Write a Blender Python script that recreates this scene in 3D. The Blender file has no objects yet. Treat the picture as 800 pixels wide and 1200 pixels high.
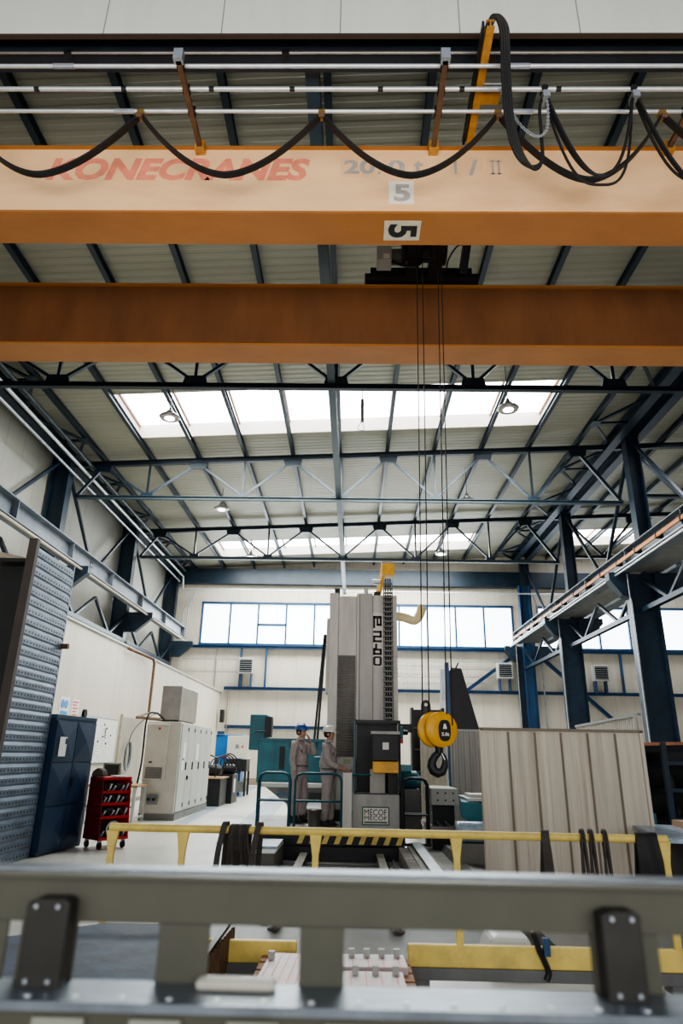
import bpy, bmesh, math, random
from mathutils import Vector, Matrix, Quaternion
random.seed(7)
R = math.radians
scene = bpy.context.scene
col = scene.collection
V = Vector

# ------------------------------------------------------------------ materials
MATS = {}
def mat(name, c, rough=.6, metal=0.0, var=.12, scale=3.0, bump=0.0, bscale=40, stretch=(1, 1, 1), dirt=None, dirt_amt=.35, emit=0, coat=0):
    if name in MATS: return MATS[name]
    m = bpy.data.materials.new(name); m.use_nodes = True
    nt = m.node_tree; N = nt.nodes; L = nt.links
    b = N['Principled BSDF']
    tc = N.new('ShaderNodeTexCoord'); mp = N.new('ShaderNodeMapping')
    mp.inputs['Scale'].default_value = stretch
    L.new(tc.outputs['Object'], mp.inputs[0])
    n = N.new('ShaderNodeTexNoise'); n.inputs['Scale'].default_value = scale; n.inputs['Detail'].default_value = 5; n.inputs['Roughness'].default_value = .6
    L.new(mp.outputs[0], n.inputs[0])
    r = N.new('ShaderNodeValToRGB')
    r.color_ramp.elements[0].position = .3; r.color_ramp.elements[1].position = .7
    lo = [max(0, x * (1 - var)) for x in c]; hi = [min(1, x * (1 + var)) for x in c]
    r.color_ramp.elements[0].color = (*lo, 1); r.color_ramp.elements[1].color = (*hi, 1)
    L.new(n.outputs[0], r.inputs[0])
    out = r.outputs[0]
    if dirt:
        n2 = N.new('ShaderNodeTexNoise'); n2.inputs['Scale'].default_value = scale * .6; n2.inputs['Detail'].default_value = 8; n2.inputs['Roughness'].default_value = .75
        L.new(mp.outputs[0], n2.inputs[0])
        r2 = N.new('ShaderNodeValToRGB'); r2.color_ramp.elements[0].position = .48; r2.color_ramp.elements[1].position = .75
        r2.color_ramp.elements[0].color = (0, 0, 0, 1); r2.color_ramp.elements[1].color = (dirt_amt, dirt_amt, dirt_amt, 1)
        L.new(n2.outputs[0], r2.inputs[0])
        mx = N.new('ShaderNodeMixRGB'); mx.inputs[2].default_value = (*dirt, 1)
        L.new(r2.outputs[0], mx.inputs[0]); L.new(out, mx.inputs[1]); out = mx.outputs[0]
    L.new(out, b.inputs['Base Color'])
    b.inputs['Roughness'].default_value = rough; b.inputs['Metallic'].default_value = metal
    if coat: b.inputs['Coat Weight'].default_value = coat
    if bump:
        nb = N.new('ShaderNodeTexNoise'); nb.inputs['Scale'].default_value = bscale; nb.inputs['Detail'].default_value = 4
        L.new(tc.outputs['Object'], nb.inputs[0])
        bp = N.new('ShaderNodeBump'); bp.inputs['Strength'].default_value = bump; bp.inputs['Distance'].default_value = .02
        L.new(nb.outputs[0], bp.inputs['Height']); L.new(bp.outputs[0], b.inputs['Normal'])
    if emit:
        b.inputs['Emission Color'].default_value = (*c, 1); b.inputs['Emission Strength'].default_value = emit
    MATS[name] = m
    return m

def panel_mat(name, c, axis, width, line=.5, jw=.012, rib=0, grime=(.3, .27, .22), gamt=.35, off=0.0):
    """sandwich panel wall: joints every `width` metres along `axis`, faint ribs, vertical grime"""
    m = bpy.data.materials.new(name); m.use_nodes = True
    nt = m.node_tree; N = nt.nodes; L = nt.links; b = N['Principled BSDF']
    g = N.new('ShaderNodeNewGeometry'); s = N.new('ShaderNodeSeparateXYZ'); L.new(g.outputs['Position'], s.inputs[0])
    def M(op, a, bb=None, cc=None):
        n = N.new('ShaderNodeMath'); n.operation = op
        for i, x in enumerate((a, bb, cc)):
            if x is None: continue
            if isinstance(x, (int, float)): n.inputs[i].default_value = x
            else: L.new(x, n.inputs[i])
        return n.outputs[0]
    p = M('ADD', s.outputs[axis], 1000 * width + off)
    f = M('FRACT', M('DIVIDE', p, width))
    joint = M('LESS_THAN', f, jw / width)
    mp = N.new('ShaderNodeMapping'); L.new(g.outputs['Position'], mp.inputs[0])
    mp.inputs['Scale'].default_value = (1, 1, .12)
    n1 = N.new('ShaderNodeTexNoise'); n1.inputs['Scale'].default_value = 1.3; n1.inputs['Detail'].default_value = 7; n1.inputs['Roughness'].default_value = .7
    L.new(mp.outputs[0], n1.inputs[0])
    rp = N.new('ShaderNodeValToRGB'); rp.color_ramp.elements[0].position = .45; rp.color_ramp.elements[1].position = .8
    rp.color_ramp.elements[0].color = (*c, 1)
    rp.color_ramp.elements[1].color = (*[c[i] * (1 - gamt) + grime[i] * gamt for i in range(3)], 1)
    L.new(n1.outputs[0], rp.inputs[0])
    mx = N.new('ShaderNodeMixRGB'); mx.blend_type = 'MULTIPLY'; mx.inputs[2].default_value = (line, line, line, 1)
    L.new(joint, mx.inputs[0]); L.new(rp.outputs[0], mx.inputs[1]); L.new(mx.outputs[0], b.inputs['Base Color'])
    b.inputs['Roughness'].default_value = .5
    if rib:
        w = M('PINGPONG', M('DIVIDE', p, rib), 1.0)
        bp = N.new('ShaderNodeBump'); bp.inputs['Strength'].default_value = .5; bp.inputs['Distance'].default_value = .012
        L.new(w, bp.inputs['Height']); L.new(bp.outputs[0], b.inputs['Normal'])
    return m

M_blue = mat('blue_steel_paint', (.011, .025, .045), .42, .1, .3, 2)
M_bluebright = mat('bright_blue_paint', (.018, .065, .155), .4, .1, .2, 2)
M_truss = mat('truss_paint', (.010, .020, .034), .4, .15, .3, 2)
M_trusslight = mat('truss_diagonal_paint', (.024, .042, .066), .42, .1, .3, 2)
M_lightblue = mat('pale_blue_beam', (.035, .058, .078), .5, .0, .2, 2)
M_runway = mat('runway_grey_blue', (.145, .17, .205), .5, .1, .2, 2, dirt=(.12, .10, .09))
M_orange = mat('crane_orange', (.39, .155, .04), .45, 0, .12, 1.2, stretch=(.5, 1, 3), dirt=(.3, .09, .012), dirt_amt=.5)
M_cream = mat('crane_lit_orange', (.93, .59, .32), .45, 0, .10, .8, stretch=(.6, 1, 2.2), dirt=(.70, .33, .12), dirt_amt=.6)  # crane orange with the light on the front girder put into the colour
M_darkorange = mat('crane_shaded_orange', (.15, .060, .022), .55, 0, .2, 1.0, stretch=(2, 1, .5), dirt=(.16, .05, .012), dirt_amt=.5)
M_yellow = mat('rail_yellow', (.80, .60, .15), .45, 0, .1, 6, dirt=(.34, .25, .11), dirt_amt=.6)
M_hook = mat('hook_yellow', (.83, .42, .02), .4, 0, .1, 8, dirt=(.35, .15, .03), dirt_amt=.6)
M_black = mat('black_steel', (.012, .013, .016), .45, .2, .3, 5)
M_rubber = mat('black_rubber', (.011, .010, .010), .65, 0, .3, 12)
M_brownrub = mat('dusty_rubber', (.05, .042, .035), .75, 0, .3, 10, bump=.4)
M_galv = mat('galvanised_steel', (.42, .45, .49), .38, .7, .18, 5)
M_galvdark = mat('dark_galvanised_steel', (.13, .165, .215), .45, .5, .3, 3, stretch=(1, 1, 4))
M_stain = mat('stainless_steel', (.32, .30, .28), .33, .8, .15, 3)
M_alu = mat('pale_pipe_metal', (.62, .64, .66), .35, .5, .1, 6)
M_rust = mat('rusty_brown', (.14, .075, .04), .7, .2, .35, 8)
M_mach = mat('machine_grey', (.42, .405, .375), .5, .1, .14, 2.0, stretch=(1.5, 1, .35), dirt=(.15, .13, .11), dirt_amt=.5)
M_mach2 = mat('machine_warm_grey', (.58, .555, .50), .5, .1, .12, 2.0, stretch=(2, 1, .3), dirt=(.2, .17, .13), dirt_amt=.5)
M_machdark = mat('machine_dark_grey', (.15, .15, .145), .5, .2, .2, 3)
M_teal = mat('teal_paint', (.012, .13, .17), .42, .1, .2, 2, dirt=(.02, .05, .06))
M_tealdark = mat('teal_pipe', (.015, .09, .12), .4, .2, .2, 4)
M_locker = mat('locker_blue', (.014, .038, .082), .38, .1, .15, 3)
M_red = mat('cart_red', (.42, .016, .018), .4, .1, .15, 5)
M_darkred = mat('cart_dark_red', (.13, .012, .016), .45, .1, .15, 5)
M_cab = mat('cabinet_cream', (.60, .57, .50), .5, 0, .06, 2, dirt=(.35, .31, .25), dirt_amt=.35)
M_cabgrey = mat('cabinet_light_grey', (.50, .50, .48), .5, 0, .06, 2)
M_plinth = mat('plinth_grey', (.20, .20, .20), .6, 0, .15, 5)
M_white = mat('white_board', (.80, .80, .78), .35, 0, .03, 2)
M_paper = mat('paper', (.82, .82, .80), .7, 0, .04, 5)
M_wood = mat('bench_wood', (.38, .24, .14), .6, 0, .25, 8, stretch=(1, 8, 1))
M_fg = mat('olive_grey_paint', (.082, .081, .058), .5, .1, .08, 6, dirt=(.06, .056, .04), dirt_amt=.3)
M_fgdark = mat('dark_bracket', (.030, .028, .024), .42, .3, .2, 10)
M_fgtop = mat('sky_lit_steel_edge', (.22, .25, .29), .38, .75, .2, 14, stretch=(1, 6, 1))  # bluish sky sheen on the frame's lips, put into the steel colour
M_sheet = mat('beige_sheet', (.58, .51, .405), .55, .05, .14, 2.6, stretch=(4.5, 1, .16), dirt=(.22, .165, .11), dirt_amt=.6)
M_sheet2 = mat('grey_sheet', (.36, .35, .32), .55, .1, .1, 2, stretch=(3, 1, .2), dirt=(.2, .17, .13), dirt_amt=.4)
M_skin = mat('skin', (.44, .235, .16), .5, 0, .06, 10)
M_hair = mat('dark_hair', (.015, .011, .009), .6, 0, .2, 30)
M_cover = mat('grey_coverall', (.40, .345, .33), .85, 0, .15, 14, bump=.6, bscale=18)
M_helmb = mat('blue_helmet', (.03, .11, .33), .3, 0, .05, 5)
M_helmw = mat('white_helmet', (.78, .77, .72), .3, 0, .04, 5)
M_boot = mat('dark_boot', (.03, .028, .026), .6, 0, .2, 20)
M_letter = mat('faded_red_letter', (.84, .27, .17), .6, 0, .15, 5)
M_lettergrey = mat('faded_grey_letter', (.42, .38, .34), .6, 0, .15, 6)
M_stickwhite = mat('sticker_white', (.86, .80, .72), .6, 0, .05, 6)
M_stickbeige = mat('sticker_beige', (.62, .55, .42), .6, 0, .08, 6)
M_ink = mat('black_ink', (.012, .012, .012), .6, 0, .2, 6)
M_green = mat('sign_green', (.04, .14, .06), .5, 0, .1, 6)
M_pipe = mat('beige_pipe', (.42, .36, .29), .55, 0, .1, 6)
M_copper = mat('copper_tone', (.40, .17, .09), .45, .4, .2, 6)
M_conc = mat('cast_iron_dusty', (.12, .115, .10), .6, .1, .25, 4, dirt=(.08, .07, .06))
M_stripe_w = mat('floor_line_paint', (.22, .25, .30), .4, 0, .1, 3)
M_foil = mat('clear_blue_sheet', (.34, .42, .52), .25, .1, .25, 7, bump=.7, bscale=9)
M_lamp = mat('lamp_diffuser', (1, .97, .9), .5, 0, 0, 2, emit=7)
M_pinkpaper = mat('pink_marked_plate', (.52, .47, .47), .5, .2, .1, 5, dirt=(.62, .18, .16), dirt_amt=.35)

def glazing(name, c, strength):  # pane emission stands in for the bright daylight outside
    m = bpy.data.materials.new(name); m.use_nodes = True
    nt = m.node_tree; N = nt.nodes; L = nt.links; b = N['Principled BSDF']
    n = N.new('ShaderNodeTexNoise'); n.inputs['Scale'].default_value = .5
    tc = N.new('ShaderNodeTexCoord'); L.new(tc.outputs['Object'], n.inputs[0])
    r = N.new('ShaderNodeMapRange'); r.inputs['To Min'].default_value = strength * .85; r.inputs['To Max'].default_value = strength * 1.15
    L.new(n.outputs[0], r.inputs[0]); L.new(r.outputs[0], b.inputs['Emission Strength'])
    b.inputs['Base Color'].default_value = (.8, .85, .9, 1); b.inputs['Roughness'].default_value = .3
    b.inputs['Emission Color'].default_value = (*c, 1)
    return m
M_glaze = glazing('daylit_window_glazing', (.86, .94, 1), 3.6)
M_skyglaze = glazing('daylit_rooflight_glazing', (.93, .97, 1), 6.0)

# floor
def floor_mat():
    m = bpy.data.materials.new('epoxy_floor'); m.use_nodes = True
    nt = m.node_tree; N = nt.nodes; L = nt.links; b = N['Principled BSDF']
    g = N.new('ShaderNodeNewGeometry')
    n = N.new('ShaderNodeTexNoise'); n.inputs['Scale'].default_value = .45; n.inputs['Detail'].default_value = 8; n.inputs['Roughness'].default_value = .65
    L.new(g.outputs['Position'], n.inputs[0])
    r = N.new('ShaderNodeValToRGB'); r.color_ramp.elements[0].position = .3; r.color_ramp.elements[1].position = .72
    r.color_ramp.elements[0].color = (.40, .39, .36, 1); r.color_ramp.elements[1].color = (.50, .485, .45, 1)
    L.new(n.outputs[0], r.inputs[0]); L.new(r.outputs[0], b.inputs['Base Color'])
    n2 = N.new('ShaderNodeTexNoise'); n2.inputs['Scale'].default_value = 2.5; n2.inputs['Detail'].default_value = 6
    L.new(g.outputs['Position'], n2.inputs[0])
    mr = N.new('ShaderNodeMapRange'); mr.inputs['To Min'].default_value = .22; mr.inputs['To Max'].default_value = .5
    L.new(n2.outputs[0], mr.inputs[0]); L.new(mr.outputs[0], b.inputs['Roughness'])
    return m
M_floor = floor_mat()
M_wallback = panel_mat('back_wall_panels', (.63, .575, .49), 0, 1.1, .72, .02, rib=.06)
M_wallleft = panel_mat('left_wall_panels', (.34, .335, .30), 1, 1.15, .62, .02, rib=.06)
M_part = panel_mat('partition_panels', (.66, .61, .52), 1, 4.4, .75, .03, rib=.05)
M_fascia = panel_mat('fascia_panels', (.66, .665, .61), 0, 1.6, .35, .016, gamt=.2, off=.26)
M_roof = mat('roof_sheet', (.31, .305, .245), .5, .2, .10, .7, stretch=(.3, 1, 1), dirt=(.24, .22, .19), dirt_amt=.5)
M_curb = mat('rooflight_curb', (.68, .62, .55), .6, 0, .08, 1)

# ------------------------------------------------------------------ geometry
class MB:
    def __init__(s): s.v = []; s.f = []
    def add(s, vs, fs):
        o = len(s.v); s.v += [V(p) for p in vs]; s.f += [[i + o for i in f] for f in fs]; return s
    def box(s, x0, x1, y0, y1, z0, z1):
        return s.add([(x0, y0, z0), (x1, y0, z0), (x1, y1, z0), (x0, y1, z0), (x0, y0, z1), (x1, y0, z1), (x1, y1, z1), (x0, y1, z1)],
                     [(0, 3, 2, 1), (4, 5, 6, 7), (0, 1, 5, 4), (1, 2, 6, 5), (2, 3, 7, 6), (3, 0, 4, 7)])
    def frame(s, p, q, up=(0, 0, 1)):
        p, q = V(p), V(q); d = (q - p).normalized(); u = V(up)
        if abs(d.dot(u)) > .98: u = V((1, 0, 0)) if abs(d.x) < .9 else V((0, 1, 0))
        a = d.cross(u).normalized(); b = a.cross(d).normalized(); return p, q, a, b
    def bar(s, p, q, w, h, up=(0, 0, 1)):
        p, q, a, b = s.frame(p, q, up); a = a * w / 2; b = b * h / 2
        return s.add([p - a - b, p + a - b, p + a + b, p - a + b, q - a - b, q + a - b, q + a + b, q - a + b],
                     [(0, 1, 2, 3), (7, 6, 5, 4), (0, 4, 5, 1), (1, 5, 6, 2), (2, 6, 7, 3), (3, 7, 4, 0)])
    def ibeam(s, p, q, w, h, t=.02, up=(0, 0, 1)):
        _, _, a, b = s.frame(p, q, up); o = b * (h / 2 - t / 2)
        s.bar(V(p) + o, V(q) + o, w, t, up); s.bar(V(p) - o, V(q) - o, w, t, up); return s.bar(p, q, t, h - 2 * t, up)
    def hbeam_v(s, x, y, z0, z1, wx, wy, t=.03):   # vertical H section, web in the x direction, flanges across the ends
        s.box(x - wx / 2, x - wx / 2 + t, y - wy / 2, y + wy / 2, z0, z1); s.box(x + wx / 2 - t, x + wx / 2, y - wy / 2, y + wy / 2, z0, z1)
        return s.box(x - wx / 2 + t, x + wx / 2 - t, y - t / 2, y + t / 2, z0, z1)
    def tube(s, p, q, r, n=10, r2=None):
        r2 = r if r2 is None else r2
        p, q, a, b = s.frame(p, q); vs = []
        for c, rr in ((p, r), (q, r2)):
            for i in range(n):
                t = 2 * math.pi * i / n; vs.append(c + (a * math.cos(t) + b * math.sin(t)) * rr)
        fs = [(i, (i + 1) % n, n + (i + 1) % n, n + i) for i in range(n)] + [tuple(range(n - 1, -1, -1)), tuple(range(n, 2 * n))]
        return s.add(vs, fs)
    def sweep(s, pts, r, n=8, flat=None, side=None):
        """tube along a polyline; flat=(w,h) gives a flat belt whose width runs along `side`"""
        pts = [V(p) for p in pts]; vs = []; m = len(pts); prev = None
        for k, p in enumerate(pts):
            d = (pts[min(k + 1, m - 1)] - pts[max(k - 1, 0)]).normalized()
            if side is not None: a = V(side); a = (a - d * a.dot(d)).normalized()
            else:
                ref = prev if prev is not None else (V((0, 0, 1)) if abs(d.z) < .9 else V((1, 0, 0)))
                a = (ref - d * ref.dot(d)).normalized()
            prev = a; b = d.cross(a)
            if flat:
                w, h = flat[0] / 2, flat[1] / 2
                vs += [p - a * w - b * h, p + a * w - b * h, p + a * w + b * h, p - a * w + b * h]
            else:
                vs += [p + (a * math.cos(2 * math.pi * i / n) + b * math.sin(2 * math.pi * i / n)) * r for i in range(n)]
        c = 4 if flat else n
        fs = [(k * c + i, k * c + (i + 1) % c, (k + 1) * c + (i + 1) % c, (k + 1) * c + i) for k in range(m - 1) for i in range(c)]
        fs += [tuple(range(c - 1, -1, -1)), tuple(range((m - 1) * c, m * c))]
        return s.add(vs, fs)
    def prism(s, poly, ext):
        poly = [V(p) for p in poly]; e = V(ext); n = len(poly)
        return s.add(poly + [p + e for p in poly], [tuple(range(n - 1, -1, -1)), tuple(range(n, 2 * n))] + [(i, (i + 1) % n, n + (i + 1) % n, n + i) for i in range(n)])
    def lathe(s, c, prof, n=24, axis='z'):
        c = V(c); vs = []
        for r_, h in prof:
            for i in range(n):
                t = 2 * math.pi * i / n; x, y = r_ * math.cos(t), r_ * math.sin(t)
                vs.append(c + (V((x, y, h)) if axis == 'z' else V((x, h, y)) if axis == 'y' else V((h, x, y))))
        m = len(prof)
        fs = [(k * n + i, k * n + (i + 1) % n, (k + 1) * n + (i + 1) % n, (k + 1) * n + i) for k in range(m - 1) for i in range(n)]
        fs += [tuple(range(n - 1, -1, -1)), tuple(range((m - 1) * n, m * n))]
        return s.add(vs, fs)
    def build(s, name, m, parent=None, smooth=False, bevel=0, kind=None, loc=None):
        me = bpy.data.meshes.new(name); root = V((0, 0, 0))
        q = parent
        if parent is not None: root = V(parent['_o'])
        elif loc is not None: root = V(loc)
        else:
            xs = [p.x for p in s.v]; ys = [p.y for p in s.v]; zs = [p.z for p in s.v]
            root = V(((min(xs) + max(xs)) / 2, (min(ys) + max(ys)) / 2, min(zs)))
        me.from_pydata([tuple(p - root) for p in s.v], [], s.f)
        bm = bmesh.new(); bm.from_mesh(me); bmesh.ops.recalc_face_normals(bm, faces=bm.faces); bm.to_mesh(me); bm.free()
        me.materials.append(m)
        if smooth:
            for p in me.polygons: p.use_smooth = True
        o = bpy.data.objects.new(name, me); col.objects.link(o)
        if parent is not None: o.parent = parent; o['_o'] = tuple(root)
        else: o.location = root; o['_o'] = tuple(root)
        if bevel:
            bv = o.modifiers.new('bevel', 'BEVEL'); bv.width = bevel; bv.segments = 2; bv.limit_method = 'ANGLE'
        if smooth:
            try: me.set_sharp_from_angle(angle=R(40))
            except Exception: pass
        if kind: o['kind'] = kind
        return o
def tag(o, label, cat, group=None, kind=None):
    o['label'] = label; o['category'] = cat
    if group: o['group'] = group
    if kind: o['kind'] = kind
    return o
def thing(name, label, cat, loc=(0, 0, 0), group=None):
    o = bpy.data.objects.new(name, None); o.empty_display_size = .1; o.location = loc; o['_o'] = tuple(loc); col.objects.link(o)
    return tag(o, label, cat, group)
def struct(name, loc=(0, 0, 0)):
    o = bpy.data.objects.new(name, None); o.location = loc; o['_o'] = tuple(loc); o['kind'] = 'structure'; col.objects.link(o); return o
def copy_tree(o, parent=None):
    c = o.copy(); col.objects.link(c)
    if parent is not None: c.parent = parent
    for ch in [x for x in list(bpy.data.objects) if x.parent == o]: copy_tree(ch, c)
    return c
def smooth_path(pts, n=8):
    pts = [V(p) for p in pts]; out = []
    P = [pts[0] * 2 - pts[1]] + pts + [pts[-1] * 2 - pts[-2]]
    for i in range(1, len(P) - 2):
        for k in range(n):
            t = k / n; a, b, c, d = P[i - 1], P[i], P[i + 1], P[i + 2]
            out.append(.5 * ((2 * b) + (c - a) * t + (2 * a - 5 * b + 4 * c - d) * t * t + (3 * b - a - 3 * c + d) * t ** 3))
    out.append(pts[-1]); return out
def sag(p, q, drop, n=24, pw=2.0):
    p, q = V(p), V(q)
    return [p.lerp(q, i / n) - V((0, 0, drop * (1 - abs(2 * i / n - 1) ** pw))) for i in range(n + 1)]
def text_mb(txt, size, origin, xdir, ydir, thick=.004, shear=0, bold=0, align='LEFT', width=None, height=None):
    cu = bpy.data.curves.new('t', 'FONT'); cu.body = txt; cu.size = size; cu.extrude = thick; cu.shear = shear; cu.offset = bold; cu.resolution_u = 3
    ob = bpy.data.objects.new('t', cu); col.objects.link(ob)
    dg = bpy.context.evaluated_depsgraph_get(); me = bpy.data.meshes.new_from_object(ob.evaluated_get(dg))
    xs = [v.co.x for v in me.vertices]; ys = [v.co.y for v in me.vertices]
    x0, x1, y0, y1 = min(xs), max(xs), min(ys), max(ys)
    sx = width / (x1 - x0) if width else 1; sy = height / (y1 - y0) if height else 1
    X = V(xdir).normalized(); Y = V(ydir).normalized(); Z = X.cross(Y); mb = MB()
    mb.add([V(origin) + X * (v.co.x - x0) * sx + Y * (v.co.y - y0) * sy + Z * v.co.z for v in me.vertices], [list(p.vertices) for p in me.polygons])
    bpy.data.objects.remove(ob); bpy.data.meshes.remove(me); return mb
ORD = ['first', 'second', 'third', 'fourth', 'fifth', 'sixth', 'seventh', 'eighth', 'ninth', 'tenth', 'eleventh']

# ------------------------------------------------------------------ setting
YB = 40.2
def zt(x): return 12.72 + .0475 * x       # top chord line of the roof trusses
def zr(x): return zt(x) + .34             # underside of the roof sheet
MB().box(-12, 22, -8, YB + .5, -.1, 0).build('floor', M_floor, kind='structure')
MB().box(-11.8, -11.5, 3, YB, 0, 12.9).build('wall_left', M_wallleft, kind='structure')
MB().box(21.5, 21.8, 6, YB, 0, 14.5).build('wall_right', M_wallleft, kind='structure')
wb = MB(); W1 = (-9.2, 9.75); W2 = (11.3, 20.4); wz = (7.85, 10.35)
wb.box(-11.8, 21.8, YB, YB + .25, 0, wz[0]); wb.box(-11.8, 21.8, YB, YB + .25, wz[1], 14.4)
for a, b in ((-11.8, W1[0]), (W1[1], W2[0]), (W2[1], 21.8)): wb.box(a, b, YB, YB + .25, wz[0], wz[1])
wb.build('wall_back', M_wallback, kind='structure')
MB().box(-11.8, 21.8, 6.1, 6.14, 10.72, 14.4).build('wall_front', M_fascia, kind='structure')
MB().box(-11.8, 21.8, 6.09, 6.15, 10.69, 10.72).build('trim_1', mat('dark_brown_trim', (.05, .03, .02), .7), kind='structure')
for nm, x in (('trim_2', -9),):
    MB().box(-11.5, 21.5, YB - .45, YB - .02, 11.5, 12.45).build(nm, M_blue, kind='structure')
pt = MB(); pt.box(-7.95, -7.7, 8, YB, 0, 5.0); pt.box(-11.5, -7.95, 8, YB, 4.9, 5.0)
pt.build('wall_partition', M_part, kind='structure')
MB().box(-7.99, -7.64, 8, YB - .02, 5.0, 5.06).build('trim_3', M_cabgrey, kind='structure')
MB().box(-7.7, -7.62, 8, YB - .02, 0, .12).build('baseboard_partition', M_plinth, kind='structure')
MB().box(-7.6, 21.4, YB - .06, YB, 0, .35).build('baseboard_back', mat('skirting_brown', (.26, .2, .15), .7), kind='structure')

# roof sheet with trapezoidal ribs and rooflight openings
SK = [(-8.1, 7.0, 19.0, 22.2), (-7.8, 7.0, 35.1, 38.1), (12.2, 19.6, 35.1, 38.1), (12.2, 19.6, 19.0, 22.2)]
rf = MB(); pitch = .26
ys = [6.2]
edges = sorted({s[2] for s in SK} | {s[3] for s in SK})
def strip(y0, z0, y1, z1):
    ym = (y0 + y1) / 2; segs = [(-11.8, 21.8)]
    for a, b, c, d in SK:
        if c <= ym <= d:
            n = []
            for u, v in segs:
                if b <= u or a >= v: n.append((u, v)); continue
                if a > u: n.append((u, a))
                if b < v: n.append((b, v))
            segs = n
    for u, v in segs:
        rf.add([(u, y0, zr(u) + z0), (v, y0, zr(v) + z0), (v, y1, zr(v) + z1), (u, y1, zr(u) + z1)], [(0, 1, 2, 3)])
y = 6.2
while y < YB + .2:
    prof = [(0, 0), (.10, 0), (.13, .011), (.23, .011), (.26, 0)]
    for (a, za), (b, zb) in zip(prof, prof[1:]): strip(y + a, za, y + b, zb)
    y += pitch
rf.build('ceiling', M_roof, kind='structure', loc=(0, 0, 0))
MB().add([(-12, 6, zr(-12) + .65), (22, 6, zr(22) + .65), (22, 41, zr(22) + .65), (-12, 41, zr(-12) + .65)], [(0, 1, 2, 3)])
for k, (a, b, c, d) in enumerate(SK):
    w = struct('window_%d' % (k + 3), ((a + b) / 2, (c + d) / 2, zr((a + b) / 2)))
    H = .55
    cb = MB()
    def q(p0, p1, t):
        (xa, ya), (xb, yb) = p0, p1
        cb.add([(xa, ya, zr(xa)), (xb, yb, zr(xb)), (xb, yb, zr(xb) + H), (xa, ya, zr(xa) + H)], [(0, 1, 2, 3)])
        cb.add([(xa + t[0], ya + t[1], zr(xa)), (xb + t[0], yb + t[1], zr(xb)), (xb + t[0], yb + t[1], zr(xb) + H), (xa + t[0], ya + t[1], zr(xa) + H)], [(0, 1, 2, 3)])
    q((a, c), (b, c), (0, -.08)); q((b, c), (b, d), (.08, 0)); q((a, d), (b, d), (0, .08)); q((a, c), (a, d), (-.08, 0))
    cb.build('window_frame', M_curb, w)
    n = max(2, round((b - a) / 1.86)); mu = MB()
    for i in range(n + 1):
        x = a + (b - a) * i / n; x = min(max(x, a + .03), b - .03)
        mu.bar((x, c, zr(x) + H - .06), (x, d, zr(x) + H - .06), .06, .09)
    mu.build('glazing_bar', mat('glazing_bar_brown', (.30, .14, .08), .6), w)
    for i in range(n):
        x0 = a + (b - a) * i / n; x1 = a + (b - a) * (i + 1) / n
        MB().add([(x0, c, zr(x0) + H), (x1, c, zr(x1) + H), (x1, d, zr(x1) + H), (x0, d, zr(x0) + H)], [(0, 1, 2, 3)]).build('pane', M_skyglaze, w)
# back wall window strips
for k, (a, b) in enumerate((W1, W2)):
    w = struct('window_%d' % (k + 1), ((a + b) / 2, YB, wz[0])); n = round((b - a) / 1.72); fr = MB()
    fr.box(a - .06, b + .06, YB - .06, YB + .2, wz[0] - .1, wz[0] + .06); fr.box(a - .06, b + .06, YB - .06, YB + .2, wz[1] - .06, wz[1] + .08)
    for i in range(n + 1):
        x = a + (b - a) * i / n; fr.box(x - .05, x + .05, YB - .04, YB + .2, wz[0], wz[1])
    if k == 0:
        fr.box(a + (b - a) * 2 / n, a + (b - a) * 3 / n, YB - .04, YB + .2, 8.98, 9.12)
    fr.build('window_frame', M_bluebright, w)
    for i in range(n):
        x0 = a + (b - a) * i / n + .05; x1 = a + (b - a) * (i + 1) / n - .05
        MB().box(x0, x1, YB + .12, YB + .14, wz[0] + .05, wz[1] - .05).build('pane', M_glaze, w)
# floor walkway lines (paint)
MB().add([(-4.25, 17, .004), (-3.95, 17, .004), (-4.95, 38, .004), (-5.4, 38, .004)], [(0, 1, 2, 3)]).build('trim_4', M_stripe_w, kind='structure')
MB().add([(-2.6, 14.2, .004), (-2.0, 14.2, .004), (-2.5, 30, .004), (-3.3, 30, .004)], [(0, 1, 2, 3)]).build('trim_5', M_stripe_w, kind='structure')

MB().box(-1.95, 1.95, 6.7, 12.3, .001, .006).build('trim_6', mat('oily_pit_floor', (.045, .042, .038), .45, .1, .5, 2.5), kind='structure')

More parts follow.
